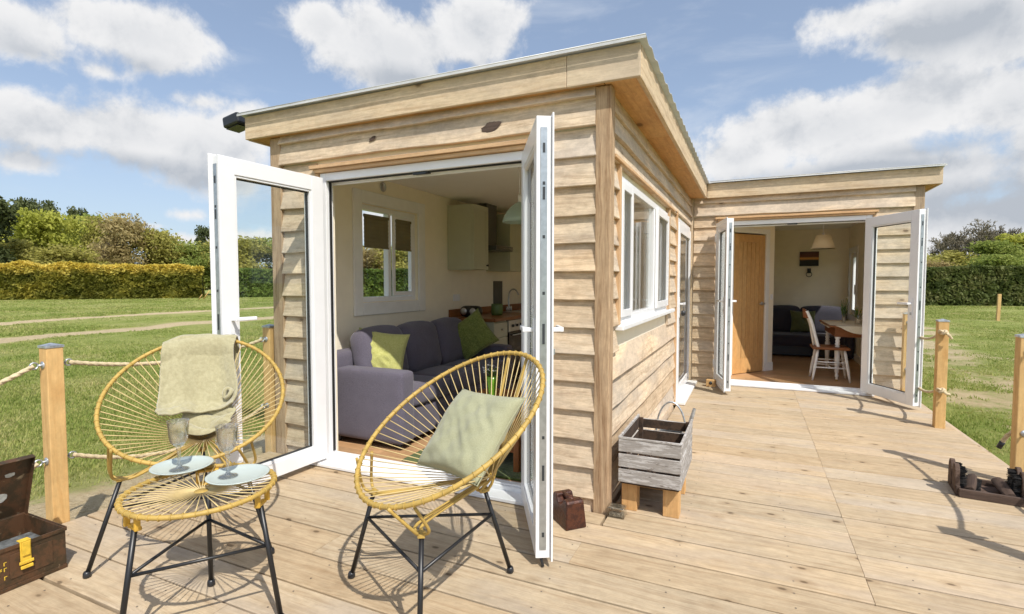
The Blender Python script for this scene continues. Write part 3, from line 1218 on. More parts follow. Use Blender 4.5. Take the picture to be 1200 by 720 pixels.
def door_leaf(hinge, free, z0, z1, sgn, label):
    """a glazed leaf; sgn=+1 puts the weather side on the left of the hinge->free direction"""
    h, f = Vector((*hinge, 0)), Vector((*free, 0))
    d = (f - h)
    W = d.length
    d.normalize()
    n = Vector((-d.y, d.x, 0)) * sgn
    R = Matrix((d, n, Vector((0, 0, 1)))).transposed()
    T = .068

    def bl(mb, a0, a1, n0, n1, za, zb, grain=0, rnd=None):
        c = h + d * ((a0 + a1) / 2) + n * ((n0 + n1) / 2) + Vector((0, 0, (za + zb) / 2))
        mb.box(c, (abs(a1 - a0), abs(n1 - n0), abs(zb - za)), R=R, rnd=rnd)
    H = z1 - z0
    fw = .098
    fm = MB()
    bl(fm, 0, fw, -T / 2, T / 2, z0, z1)
    bl(fm, W - fw, W, -T / 2, T / 2, z0, z1)
    bl(fm, fw + .0005, W - fw - .0005, -T / 2 + .0005, T / 2 - .0005, z0, z0 + fw)
    bl(fm, fw + .0005, W - fw - .0005, -T / 2 + .0005, T / 2 - .0005, z1 - fw, z1)
    # overlapping flange on the weather side and on the free edge
    bl(fm, -.008, fw * .45, T / 2 + .0005, T / 2 + .009, z0 - .012, z1 + .012)
    bl(fm, W - fw * .45, W + .016, T / 2 + .0005, T / 2 + .009, z0 - .012, z1 + .012)
    bl(fm, fw * .45 + .001, W - fw * .45 - .001, T / 2 + .0005, T / 2 + .009, z1 - fw * .4, z1 + .012)
    bl(fm, fw * .45 + .001, W - fw * .45 - .001, T / 2 + .0005, T / 2 + .009, z0 - .012, z0 + fw * .4)
    # glazing bead, inside face
    g0, g1 = fw, W - fw
    for s_ in (-1, 1):
        o0 = s_ * (T / 2 - .030)
        o1 = s_ * (T / 2 - .006)
        bl(fm, g0 + .0005, g0 + .014, o0, o1, z0 + fw, z1 - fw)
        bl(fm, g1 - .014, g1 - .0005, o0, o1, z0 + fw, z1 - fw)
        bl(fm, g0 + .0145, g1 - .0145, o0, o1, z0 + fw + .0005, z0 + fw + .014)
        bl(fm, g0 + .0145, g1 - .0145, o0, o1, z1 - fw - .014, z1 - fw - .0005)
    leaf = fm.build('glazed_door', M['upvc'], cabin, bevel=.0025)
    leaf['label'] = label
    gp = MB()
    for o_ in (-.011, .011):
        bl(gp, g0 - .004, g1 + .004, o_ - .0015, o_ + .0015, z0 + fw - .004, z1 - fw + .004)
    gp.build('pane', M['pane'], leaf)
    sp = MB()
    for (a, b_, c, e) in ((g0 + .0146, g0 + .021, z0 + fw + .015, z1 - fw - .015), (g1 - .021, g1 - .0146, z0 + fw + .015, z1 - fw - .015)):
        bl(sp, a, b_, -.0092, .0092, c, e)
    for (c, e) in ((z0 + fw + .0146, z0 + fw + .021), (z1 - fw - .021, z1 - fw - .0146)):
        bl(sp, g0 + .0215, g1 - .0215, -.0092, .0092, c, e)
    sp.build('glazing_seal', M['gasket'], leaf)
    ls = MB()
    bl(ls, W + .0005, W + .0035, -.016, .014, z0 + .04, z1 - .05)
    ls.build('lock_strip', M['lock'], leaf)
    for zz, hh in ((z0 + .10, .03), (z0 + .36, .10), (z0 + .55, .02), (z0 + .8, .02), (z0 + .98, .13), (z0 + 1.2, .02), (z0 + 1.45, .02), (z0 + 1.62, .08), (z1 - .3, .02), (z1 - .16, .06)):
        kp = MB()
        bl(kp, W + .004, W + .0055, -.006, .005, zz, zz + hh * .7)
        kp.build('lock_bolt', M['keep'], leaf)
    for s_ in (-1, 1):
        hb = MB()
        zc = z0 + 1.0
        on = s_ * (T / 2 + (.0095 if s_ > 0 else 0))
        bl(hb, W - .072, W - .040, on, on + s_ * .008, zc - .13, zc + .09)
        bl(hb, W - .066, W - .046, on + s_ * .008, on + s_ * .05, zc + .03, zc + .05)
        bl(hb, W - .185, W - .046, on + s_ * .040, on + s_ * .056, zc + .029, zc + .051)
        hb.build('handle', M['upvc'], leaf, bevel=.005)
        cy = MB()
        bl(cy, W - .062, W - .050, on + s_ * .008, on + s_ * .016, zc - .075, zc - .048)
        cy.build('keyhole', M['lock'], leaf)
    for zz in (z0 + .18, z1 - .22):
        hg = MB()
        q = h + d * .01 + n * (T / 2 + .014)
        hg.tube([q + Vector((0, 0, zz)), q + Vector((0, 0, zz + .1))], .009, 10)
        hg.build('hinge', M['upvc'], leaf)
    return leaf


L1 = door_leaf((-2.775, 2.80), (-2.812, 2.04), .045, 2.03, -1, 'opened left leaf of the near double doors')
L2 = door_leaf((-1.185, 2.79), (-.842, 2.17), .045, 2.03, 1, 'opened right leaf of the near double doors')
L3 = door_leaf((-.385, 7.12), (-.235, 6.46), .045, 2.03, -1, 'opened left leaf of the far double doors')
L4 = door_leaf((1.19, 7.14), (1.535, 6.48), .045, 2.03, 1, 'opened right leaf of the far double doors')
# drop bolt hanging from the near right leaf
db = MB()
db.tube([(-.852, 2.19, .075), (-.856, 2.185, .03), (-.842, 2.172, .004)], .007, 8)
db.build('drop_bolt', M['black_plastic'], L2)

# side window
sw = MB()
X0, X1 = -.79, -.735


def frame_yz(mb, y0, y1, z0, z1, w_, xa, xb):
    mb.bx(xa, xb, y0, y0 + w_, z0, z1)
    mb.bx(xa, xb, y1 - w_, y1, z0, z1)
    mb.bx(xa + .0005, xb - .0005, y0 + w_, y1 - w_, z0, z0 + w_)
    mb.bx(xa + .0005, xb - .0005, y0 + w_, y1 - w_, z1 - w_, z1)


frame_yz(sw, 3.145, 5.135, 1.045, 1.955, .05, -.80, -.738)
sw.bx(-.80, -.739, 3.50, 3.56, 1.096, 1.904)
sw.bx(-.80, -.739, 4.40, 4.46, 1.096, 1.904)
frame_yz(sw, 4.455, 5.095, 1.085, 1.915, .055, -.736, -.715)
frame_yz(sw, 3.185, 3.51, 1.085, 1.915, .045, -.736, -.722)
wnd = sw.build('window', M['upvc'], cabin, bevel=.003)
wnd['label'] = 'white three-light window in the side wall'
for (a, b_) in ((3.21, 3.49), (3.57, 4.39), (4.50, 5.05)):
    p_ = MB()
    for xx in (-.775, -.757):
        p_.bx(xx, xx + .003, a, b_, 1.10, 1.90)
    p_.build('pane', M['pane'], wnd)
si = MB()
si.bx(-.80, -.690, 3.09, 5.38, 1.012, 1.043)
si.build('sill', M['sill_white'], wnd, bevel=.005)
tr = MB()
tr.bx(-.755, -.705, 2.94, 5.45, 2.005, 2.024, grain=1)
tr.bx(-.76, -.718, 3.10, 3.14, 1.045, 2.003, grain=2)
tr.bx(-.76, -.718, 5.142, 5.18, 1.045, 2.003, grain=2)
tr.bx(-.755, -.715, 5.70, 5.735, 0, 2.05, grain=2)
tr.build('window_trim', M['trim'], cabin, bevel=.002)

# side door
sd = MB()
frame_yz(sd, 5.76, 7.04, .02, 2.0, .06, -.80, -.735)
frame_yz(sd, 5.83, 6.97, .07, 1.94, .10, -.733, -.712)
sdo = sd.build('side_door', M['upvc'], cabin, bevel=.003)
sdo['label'] = 'closed white glazed side door in the corner'
p_ = MB()
p_.bx(-.742, -.739, 5.92, 6.88, .16, 1.85)
p_.bx(-.760, -.757, 5.92, 6.88, .16, 1.85)
p_.build('pane', M['pane'], sdo)
h_ = MB()
h_.bx(-.711, -.704, 5.855, 5.885, .92, 1.14)
h_.bx(-.704, -.66, 5.86, 5.88, 1.06, 1.08)
h_.bx(-.672, -.658, 5.86, 6.00, 1.058, 1.082)
h_.build('handle', M['upvc'], sdo, bevel=.004)
h_ = MB()
h_.lathe([(0, -.03), (.022, -.02), (.026, 0), (.02, .025), (0, .03)], (-.668, 5.87, .97), 10)
h_.tube([(-.668, 5.87, .99), (-.668, 5.87, 1.05)], .003, 6)
h_.build('padlock', M['black_plastic'], sdo)
t_ = MB()
t_.bx(-.755, -.62, 5.72, 7.08, .004, .034)
t_.build('threshold', M['sill_white'], cabin, bevel=.004)

# window in the left wall of the near room
lw = MB()
frame_yz(lw, 3.72, 4.58, 1.12, 2.01, .045, -3.285, -3.225)
lw.bx(-3.284, -3.226, 4.135, 4.18, 1.166, 1.964)
frame_yz(lw, 4.185, 4.53, 1.17, 1.96, .04, -3.224, -3.208)
lwn = lw.build('window', M['upvc'], cabin, bevel=.003)
lwn['label'] = 'white two-light window behind the grey sofa'
for a, b_ in ((3.76, 4.14), (4.17, 4.54)):
    p_ = MB()
    p_.bx(-3.262, -3.259, a, b_, 1.15, 1.98)
    p_.build('pane', M['pane'], lwn)
ar = MB()
frame_yz(ar, 3.60, 4.70, 1.00, 2.13, .115, -3.199, -3.178)
ar.build('architrave', M['white_wood'], lwn, bevel=.006)
for a, b_ in ((3.775, 4.125), (4.235, 4.49)):
    bl_ = MB()
    bl_.grid(lambda u, v: (-3.216 + .0015 * (1 if int(u * 15 + .5) % 2 else -1), a + (b_ - a) * v, 1.90 - .27 * u), 15, 1, smooth=False)
    bl_.bx(-3.224, -3.205, a, b_, 1.90, 1.925)
    bl_.bx(-3.222, -3.207, a, b_, 1.62, 1.632)
    bl_.build('blind', plain('taupe_blind', lin(120, 112, 84), .9, var=.05), lwn, solid=.001)

# window in the right wall of the far room
rw = MB()
frame_yz(rw, 10.14, 10.76, .745, 1.815, .05, 1.60, 1.66)
frame_yz(rw, 10.18, 10.72, .785, 1.775, .05, 1.58, 1.5995)
rwn = rw.build('window', M['upvc'], cabin, bevel=.003)
rwn['label'] = 'narrow white window in the far room'
p_ = MB()
p_.bx(1.625, 1.628, 10.18, 10.72, .79, 1.78)
p_.build('pane', M['pane'], rwn)
ar = MB()
frame_yz(ar, 10.04, 10.86, .66, 1.90, .10, 1.538, 1.559)
ar.build('architrave', M['white_wood'], rwn, bevel=.005)
h_ = MB()
h_.bx(1.555, 1.575, 10.21, 10.23, 1.12, 1.20)
h_.bx(1.535, 1.553, 10.21, 10.23, 1.10, 1.26)
h_.build('handle', M['upvc'], rwn, bevel=.003)

# oak door in the slanting wall
od = MB()


def db_(mb, a, b, z0, z1, o0, o1):
    c = DA + dd * ((a + b) / 2) + dn * ((o0 + o1) / 2) + Vector((0, 0, (z0 + z1) / 2))
    R = Matrix((Vector((0, 0, 1)), dd, dn)).transposed()
    mb.box(c, (z1 - z0, b - a, abs(o1 - o0)), R=R)


cas = MB()
db_(cas, DO0 - .06, DO0 - .0, .022, 2.055, .001, .016)
db_(cas, DO1, DO1 + .068, .022, 2.055, .001, .016)
db_(cas, DO0, DO1, 1.985, 2.055, .001, .016)
cas.build('door_casing', M['white_wood'], cabin, bevel=.003)
a0, a1 = DO0 + .012, DO1 - .012
db_(od, a0, a0 + .11, .03, 1.97, -.04, -.003)
db_(od, a1 - .11, a1, .03, 1.97, -.04, -.003)
db_(od, a0 + .111, a1 - .111, 1.86, 1.97, -.04, -.0035)
db_(od, a0 + .111, a1 - .111, .03, .23, -.04, -.0035)
nb = 5
for i in range(nb):
    s0 = a0 + .112 + (a1 - a0 - .224) * i / nb
    db_(od, s0 + .004, s0 + (a1 - a0 - .224) / nb - .004, .231, 1.859, -.032, -.010)
db_(od, a0 + .111, a1 - .111, .2305, 1.8595, -.036, -.0325)
odo = od.build('interior_door', M['oak_door'], cabin, bevel=.002)
h_ = MB()
hc = DA + dd * (a1 - .055) + dn * .0
h_.lathe([(0, 0), (.025, 0), (.025, .008), (0, .008)], hc + Vector((0, 0, 1.0)), 16, R=Matrix((dd, Vector((0, 0, 1)), dn)).transposed())
h_.tube([hc + dn * .0 + Vector((0, 0, 1.0)), hc + dn * .05 + Vector((0, 0, 1.0)), hc + dn * .052 - dd * .11 + Vector((0, 0, 1.0))], .009, 8)
h_.build('handle', M['steel'], odo)
ls_ = MB()
db_(ls_, DO1 + .12, DO1 + .17, 1.05, 1.13, .0005, .008)
ls_.build('light_switch', M['upvc'], cabin, bevel=.002)
vt = MB()
vt.lathe([(0, 0), (.045, 0), (.045, .006), (.032, .008), (.03, .004), (0, .004)], (-3.199, 4.03, 2.205), 20, R=Matrix(((0, 0, 1), (0, 1, 0), (-1, 0, 0))))
vt.build('wall_vent', M['steel'], cabin)
so = MB()
so.bx(-3.199, -3.190, 5.30, 5.44, 1.08, 1.16)
so.build('wall_socket', M['upvc'], cabin, bevel=.003)

# floodlight on the left end of the eaves
fo = thing('floodlight', 'small black security floodlight on the left end of the eaves', 'floodlight', (-3.50, 2.84, 2.48))
m_ = MB()
m_.bx(-3.53, -3.488, 2.82, 2.90, 2.44, 2.55)
m_.tube([(-3.52, 2.86, 2.50), (-3.58, 2.86, 2.51)], .012, 8)
m_.build('bracket', M['black_plastic'], fo, bevel=.003)
m_ = MB()
m_.box((-3.66, 2.86, 2.545), (.17, .15, .085), R=Matrix.Rotation(math.radians(-10), 3, 'Y'), taper=(1.0, 1.0))
m_.build('lamp_housing', M['black_plastic'], fo, bevel=.015)
m_ = MB()
m_.box((-3.66, 2.86, 2.499), (.13, .11, .008), R=Matrix.Rotation(math.radians(-10), 3, 'Y'))
m_.build('lens', M['darkglass'], fo)


# ------------------------------------------------------------------ fence posts and ropes
def eye(mb, p, ax):
    ax = Vector(ax)
    p = Vector(p)
    s = ax.orthogonal().normalized()
    t = ax.cross(s)
    mb.tube([p - ax * .004, p + ax * .022], .006, 8)
    mb.lathe([(0, 0), (.02, 0), (.02, .004), (0, .004)], p, 16, R=Matrix((s, t, ax)).transposed())
    mb.tube(arc(p + ax * .038, .017, 0, 2 * PI, 16, ax, Vector((0, 0, 1)))[:-1], .0045, 6, closed=True)


POSTS = [(-3.41, 1.50, 'chunky square post at the left edge of the deck beside the open metal box', [(0, -1), (0, 1)]),
         (-3.41, 2.90, 'square post behind the left glazed door at the cabin corner', [(0, -1)]),
         (1.55, 5.82, 'square post nearest the far doors on the right edge of the deck', [(0, -1)]),
         (1.585, 4.36, 'square post right of the deck behind the boot brush', [(0, -1)]),
         (1.56, 2.94, 'square post out at the near right edge of the deck', [(0, 1)]),
         (1.57, 7.06, 'square post against the far wing seen through the glazed door', [(0, -1)]),
         (-3.41, .15, 'square post at the near left edge of the deck', [(0, 1)])]
for i, (x, y, lab, faces) in enumerate(POSTS):
    t = thing('rope_post', lab, 'post', (x, y, 0 if i else 0), group='rope posts along the deck')
    hw = .0385
    m_ = MB()
    m_.bx(x - hw, x + hw, y - hw, y + hw, -.03 if x > 0 else GZ - .05, .955, grain=2)
    m_.build('post', M['fence_wood'], t, bevel=.005)
    m_ = MB()
    m_.bx(x - hw - .003, x + hw + .003, y - hw - .003, y + hw + .003, .952, .964)
    m_.add([(x - hw - .003, y - hw - .003, .9642), (x + hw + .003, y - hw - .003, .9642), (x + hw + .003, y + hw + .003, .9642), (x - hw - .003, y + hw + .003, .9642), (x, y, .978)],
           [(0, 1, 4), (1, 2, 4), (2, 3, 4), (3, 0, 4)])
    m_.build('post_cap', M['galv'], t, bevel=.001)
    for (fx, fy) in faces:
        for z in (.862, .345):
            m_ = MB()
            eye(m_, (x + fx * hw, y + fy * hw, z), (fx, fy, 0))
            m_.build('eye_bolt', M['galv'], t)


def rope(name, a, b, sag, label, r=.0125, knots=(), extra=None):
    a, b = Vector(a), Vector(b)
    n = int((b - a).length / .012)
    pts = []
    for i in range(n + 1):
        s = i / n
        p = a.lerp(b, s)
        p.z -= sag * 4 * s * (1 - s)
        p.x += .004 * math.sin(s * 7)
        pts.append(p)
    mb = MB()
    mb.tube(pts, r, 12, prof=lambda t: .74 + .34 * abs(math.cos(1.5 * t)), twist=52)
    o = mb.build(name, M['rope'])
    tag(o, label, 'rope', 'ropes strung between the deck posts')
    return o


def knot(mb, c, s=1.0):
    c = Vector(c)
    pts = []
    for i in range(40):
        t = 2 * PI * i / 40
        pts.append(c + Vector(((math.sin(t) + 2 * math.sin(2 * t)) * .011, (math.cos(t) - 2 * math.cos(2 * t)) * .011, -math.sin(3 * t) * .014)) * s)
    mb.tube(pts, .0105 * s, 10, closed=True, prof=lambda t: .8 + .3 * abs(math.cos(1.5 * t)), twist=50)


rope('rope', (-3.41, 1.42, .862), (-3.41, .22, .862), .16, 'upper rope dipping left from the chunky left post')
rope('rope', (-3.41, 1.42, .345), (-3.41, .22, .345), .22, 'lower rope dipping left behind the open metal box')
rope('rope', (-3.41, 1.58, .862), (-3.41, 2.82, .862), .075, 'upper rope passing behind the chair with the blanket')
rope('rope', (-3.41, 1.58, .345), (-3.41, 2.82, .345), .14, 'lower rope passing behind the chair with the blanket')
for i, (y0, y1) in enumerate(((5.82, 7.06), (2.94, 4.33))):
    for z, nm in ((.862, 'upper'), (.345, 'lower')):
        if i == 0:
            pa, pb = (1.55, y0 + .03, z), (1.575, 7.03, z)
        else:
            pa, pb = (1.56, y0 + .08, z), (1.583, 4.285, z)
        o = rope('rope', pa, pb, .115, nm + (' rope from the far right post to the far glazed door' if i == 0 else ' rope joining the two nearest right hand posts'))
        kb = MB()
        pk = Vector((pa[0] - .01, y0 - .075, z)) if i == 0 else Vector(pa) + Vector((0, -.02, 0))
        if i == 0:
            kb.tube([pk + Vector((.008, 0, 0)), Vector((1.55, y0 - .03, z))], .012, 10)
        knot(kb, pk)
        kb.tube(bez([pk, pk + Vector((.03, -.02, -.02)), pk + Vector((.055, -.01, -.055 if z > .5 else -.03))], 8), .011, 10, prof=lambda t: .8 + .3 * abs(math.cos(1.5 * t)), twist=50)
        if i == 1:
            pass
        kb.build('knot', M['rope'], o)
# frayed, taped end hanging from the outside of the right hand post
m_ = MB()
m_.tube(bez([(1.583, 4.38, .345), (1.575, 4.43, .33), (1.55, 4.47, .28), (1.53, 4.49, .215)], 8), .013, 12, prof=lambda t: .8 + .3 * abs(math.cos(1.5 * t)), twist=50)
o = m_.build('rope_end', M['rope'])
tag(o, 'short taped rope end hanging behind the right post', 'rope')
m_ = MB()
m_.tube([(1.537, 4.483, .24), (1.523, 4.497, .195)], .0155, 12)
m_.build('tape', M['black_plastic'], o)


# ------------------------------------------------------------------ string chairs and table
def frame3(face):
    f = Vector((math.sin(face), math.cos(face), 0))
    return f, Vector((f.y, -f.x, 0))       # facing direction, lateral (right-hand when looking along f)


def string_chair(cx, cy, face, feet, label, a=.374, b=.424, tilt=math.radians(33), zc=.752, egg=.0):
    t = thing('string_chair', label, 'chair', (cx, cy, 0), group='mustard string chairs on the deck')
    f, l = frame3(face)
    back = -f * math.cos(tilt) + Vector((0, 0, math.sin(tilt)))
    nrm = f * math.sin(tilt) + Vector((0, 0, math.cos(tilt)))
    C = Vector((cx, cy, zc))

    def rim(th):
        return C + l * (a * math.cos(th) * (1 + egg * math.sin(th))) + back * (b * math.sin(th))
    hub = C - nrm * .345 + back * .02
    N = 120
    m_ = MB()
    m_.tube([rim(2 * PI * i / N) for i in range(N)], .0090, 12, closed=True)
    rm_ = m_
    # cords from rim to hub, each wound once round the rim
    m_ = MB()
    m2 = MB()
    K = 68
    for i in range(K):
        th = 2 * PI * (i + .5) / K
        p = rim(th)
        ha = th
        h = hub + l * (.012 * math.cos(ha)) + back * (.007 * math.sin(ha))
        q = p.lerp(h, .5)
        q.z -= .006
        m_.tube([p - nrm * .009, q, h], .0021, 6)
        tg = (rim(th + .02) - rim(th - .02)).normalized()
        s1 = nrm
        s2 = tg.cross(nrm).normalized()
        ring = [p + s1 * (.0101 * math.cos(u)) + s2 * (.0101 * math.sin(u)) + tg * (.0035 * math.sin(u * .5)) for u in [2 * PI * k / 12 for k in range(12)]]
        rm_.tube(ring, .0021, 6, closed=True)
    m_.build('cord_webbing', M['cord'], t)
    rm_.build('rim', M['cane'], t)
    m_ = MB()
    m_.tube([hub + l * (.012 * math.cos(u)) + back * (.007 * math.sin(u)) for u in [2 * PI * k / 28 for k in range(28)]], .0065, 8, closed=True)
    m_.build('seat_ring', M['cane'], t)
    tops, juncs = [], []
    for i, (fx, fy) in enumerate(feet):
        F0 = Vector((fx, fy, 0))
        cen = Vector((sum(p[0] for p in feet) / 3, sum(p[1] for p in feet) / 3, 0))
        inn = (cen - F0)
        inn.z = 0
        inn.normalize()
        top = F0 + inn * .13 + Vector((0, 0, .405))
        foot = F0 + Vector((0, 0, .012))
        m_ = MB()
        m_.tube([foot, top], .0095, 12)
        lg = m_.build('leg', M['black'], t)
        m_ = MB()
        m_.lathe([(0, 0), (.013, 0), (.016, .006), (.015, .02), (.011, .028), (0, .028)], F0, 14)
        m_.build('foot_cap', M['black_plastic'], lg)
        tops.append(top)
        juncs.append(F0 + inn * .13 * (.29 / .405) + Vector((0, 0, .29)))
        # bent yellow bracket: from the rim down over the leg top and in to the seat ring
        out = -inn
        # nearest rim point in plan
        best = min((rim(2 * PI * k / 180) for k in range(180)), key=lambda p: ((p - (top + out * .03)).length if i < 2 else (p - (C + back * b * .8)).length))
        m_ = MB()
        hb = hub + (top - hub) * .12
        if i < 2:
            side = inn.cross(Vector((0, 0, 1))).normalized()
            for sg in (-1, 1):
                pts = bez([best + side * (.045 * sg) - nrm * .008, top + out * .035 + side * (.028 * sg) + Vector((0, 0, .035)), top + side * (.012 * sg) + Vector((0, 0, .006)), top + inn * .08 + side * (.012 * sg) + Vector((0, 0, .012)), hb + side * .012 * sg], 10)
                m_.tube(pts, .0062, 8)
        else:
            side = l
            for sg in (-1, 1):
                pts = bez([best + side * (.06 * sg) - nrm * .004, top + out * .04 + side * (.035 * sg) + Vector((0, 0, .12)), top + out * .012 + side * (.014 * sg) + Vector((0, 0, .012)), top + inn * .03 + side * (.012 * sg) + Vector((0, 0, .006)), hb + side * .012 * sg], 10)
                m_.tube(pts, .0065, 8)
        m_.box(top + Vector((0, 0, .002)), (.032, .026, .014), R=Matrix((inn, inn.cross(Vector((0, 0, 1))), Vector((0, 0, 1)))).transposed())
        m_.build('bracket', M['cane'], t)
    for i in range(3):
        m_ = MB()
        m_.tube([juncs[i], juncs[(i + 1) % 3]], .0065, 10)
        m_.build('brace', M['black'], t)
    return t, rim, hub, f, l, back, nrm, C


CH1 = string_chair(-2.493, 1.681, math.radians(132), [(-2.641, 1.257), (-2.072, 1.742), (-2.75, 1.91)],
                   'round mustard string chair with a sage blanket over its back', a=.390, b=.430, tilt=math.radians(33.8), zc=.751, egg=-.05)
CH2 = string_chair(-1.086, 1.779, math.radians(-156.5), [(-1.58, 1.744), (-.985, 1.40), (-.961, 2.073)],
                   'round mustard string chair holding a sage cushion in front of the open doors', a=.372, b=.431, tilt=math.radians(32.6), zc=.752, egg=-.009)


# square cushion in the right-hand chair
def cushion(name, label, cat, c, xax, yax, w, h, th, mat, seed=0, group=None, pinch=.10, sag=0.0):
    """soft cushion with pulled-in edges, four pointed corners and creases"""
    c, xa = Vector(c), Vector(xax).normalized()
    ya = Vector(yax)
    ya = (ya - xa * ya.dot(xa)).normalized()
    za = xa.cross(ya)
    mb = MB()
    n = 34
    idx = {}
    vs, fs = [], []

    def P(u, v, s):
        e = (1 - abs(u) ** 2.6) * (1 - abs(v) ** 2.6)
        t = max(0, e) ** .42 * th / 2
        x = u * w / 2 * (1 - pinch * (1 - v * v) ** 1.0 * abs(u) ** 3)
        y = v * h / 2 * (1 - pinch * (1 - u * u) ** 1.0 * abs(v) ** 3)
        nz = mnoise.noise(Vector((u * 1.6 + seed, v * 1.6, s * 3.0))) * .30 + mnoise.noise(Vector((u * 4.5 + seed, v * 4.5, s * 5))) * .12
        cr = abs(mnoise.noise(Vector(((u + v) * 3.0 + seed, (u - v) * 1.0, s * 2.0 + 9)))) * .30
        t *= (1 + nz - cr)
        ben = -sag * (v * v) * th
        return c + xa * x + ya * y + za * (s * t + ben)
    for s in (1, -1):
        for i in range(n + 1):
            for j in range(n + 1):
                u, v = -1 + 2 * i / n, -1 + 2 * j / n
                if s == -1 and (i in (0, n) or j in (0, n)):
                    idx[(s, i, j)] = idx[(1, i, j)]
                    continue
                idx[(s, i, j)] = len(vs)
                vs.append(P(u, v, s))
    for s in (1, -1):
        for i in range(n):
            for j in range(n):
                q = (idx[(s, i, j)], idx[(s, i + 1, j)], idx[(s, i + 1, j + 1)], idx[(s, i, j + 1)])
                fs.append(q if s == 1 else tuple(reversed(q)))
    mb.add(vs, fs, smooth=True)
    # piping seam
    per = [P(-1 + 2 * k / n, -1, 1) for k in range(n)] + [P(1, -1 + 2 * k / n, 1) for k in range(n)] + [P(1 - 2 * k / n, 1, 1) for k in range(n)] + [P(-1, 1 - 2 * k / n, 1) for k in range(n)]
    mb.tube(per, .0028, 6, closed=True)
    o = mb.build(name, mat)
    return tag(o, label, cat, group)


def chair_pt(CH, u, v, w):
    t, rim, hub, f, l, back, nrm, C = CH
    return C + l * u + back * v + nrm * w


_, _, _, f2, l2, b2, n2, C2 = CH2
CUSH_C = Vector((-1.030, 1.828, .693))
CUSH_X = Vector((.341, -.14, .023))
CUSH_Y = Vector((.10, .19, .234))
cushion('cushion', 'sage green linen cushion resting in the string chair by the doors', 'cushion',
        CUSH_C, CUSH_X, CUSH_Y, .40, .38, .13, M['sage'], 3, pinch=.07)

# blanket over the back of the left-hand chair
_, rim1, hub1, f1_, l1, b1, n1, C1 = CH1
bl_ = MB()


BLX = .022


def cone_pt(u, v, w):
    """point resting w above the funnel of cords, u across and v up the back"""
    rho = math.sqrt((u * u + .085 ** 2) / .390 ** 2 + (max(v, -.4) / .430) ** 2)
    return C1 + l1 * u + b1 * v + n1 * (-.345 * (1 - min(1.0, rho)) + w)


def blanket(u, v):
    """u across, v from the back hem over the rim and down the inside"""
    s = v * (.755 + .10 * u + .012 * math.sin(u * 11))
    x = (u - .5) * (.350 + .012 * math.sin(v * 9)) + .006 * math.sin(v * 13 + 1)
    x0 = x + BLX
    vr = .430 * math.sqrt(max(0, 1 - (x0 / .390) ** 2))
    top = C1 + l1 * x0 + b1 * vr
    fold = (.012 * math.sin(u * 8.2 + 1.2 + v * 1.5) + .006 * math.sin(u * 17 + v * 2.5) + .006 * mnoise.noise(Vector((u * 4, v * 6, 2)))
            + .0035 * mnoise.noise(Vector((u * 16, v * 18, 5))))
    if s < .24:          # hanging down outside the back
        k = (.24 - s)
        p = top - Vector((0, 0, 1)) * k - f1_ * (.020 + .02 * k) + Vector((0, 0, .012))
        return p - f1_ * fold
    if s < .29:
        k = (s - .24) / .05
        a = PI * k
        return top + Vector((0, 0, .012 + .010 * math.sin(a))) + f1_ * (-.020 + .040 * k) + n1 * fold * .5
    k = s - .29
    t = k * .80
    w = max(0.0, (k - .37)) / .14
    e = max(0.0, 1 - k * 9)
    lift = .022 + fold * (1 - e) + .034 * w
    vv = vr - t * (1 - .10 * w) + .006 * w * math.sin(u * 7 + 1)
    uu = x0 * (1 - .10 * w) + .006 * w * math.sin(w * 7 + u * 3)
    p = cone_pt(uu, vv, lift)
    return p.lerp(top + f1_ * .020 + Vector((0, 0, .012)) - b1 * t, e)


bl_.grid(blanket, 80, 170)
o = bl_.build('blanket', M['blanket'], solid=.009)
tag(o, 'sage fleece blanket draped over the back of the left string chair', 'blanket')
m_ = MB()


def bunch(u, v):
    """crumpled lower end of the blanket, lying in cross-wise wrinkles under the hem"""
    a = .105 - .250 * u + .012 * math.sin(v * 9)
    b = .150 - .175 * v + .012 * math.sin(u * 4.2 + v * 3) - .01 * u * (1 - v)
    ed = min(1, 9 * u, 9 * (1 - u), 7 * (1 - v))
    wr = abs(math.sin(v * 7.4 + 1.1 * math.sin(u * 3.6 + 1))) ** .8
    return cone_pt(a, b, -.004 + ed * (.008 + (.010 + .016 * v) * wr + .006 * mnoise.noise(Vector((u * 6, v * 9, 4))) + .003 * mnoise.noise(Vector((u * 24, v * 30, 4)))))


m_.grid(bunch, 60, 60)
m_.tube([cone_pt(-.118 + .017 * math.cos(a), .125 + .021 * math.sin(a), .048 + .006 * math.sin(2 * a)) for a in [2 * PI * k / 20 for k in range(20)]], .0075, 12, closed=True)
m_.build('folded_end', M['blanket'], o, solid=.006)

# side table
TX, TY, TZ = -1.885, 1.277, .52
tt = thing('string_table', 'low round mustard string table carrying two plates and two glasses', 'side table', (TX, TY, 0))
TR = .252
m_ = MB()
m_.tube([(TX + TR * math.cos(2 * PI * i / 96), TY + TR * math.sin(2 * PI * i / 96), TZ) for i in range(96)], .0088, 12, closed=True)
m_, m2 = MB(), m_
for i in range(44):
    u = 2 * PI * (i + .3) / 44
    p = Vector((TX + TR * math.cos(u), TY + TR * math.sin(u), TZ))
    q = Vector((TX + .018 * math.cos(u), TY + .018 * math.sin(u), TZ - .012))
    m_.tube([p + Vector((0, 0, .006)), q], .0021, 6)
    rd = Vector((math.cos(u), math.sin(u), 0))
    m2.tube([p + rd * (.0100 * math.cos(k * PI / 6)) + Vector((0, 0, .0100 * math.sin(k * PI / 6))) for k in range(12)], .0021, 6, closed=True)
m_.build('cord_webbing', M['cord'], tt)
m2.build('rim', M['cane'], tt)
m_ = MB()
m_.lathe([(0, -.004), (.024, -.004), (.026, 0), (.024, .005), (0, .006)], (TX, TY, TZ - .014), 20)
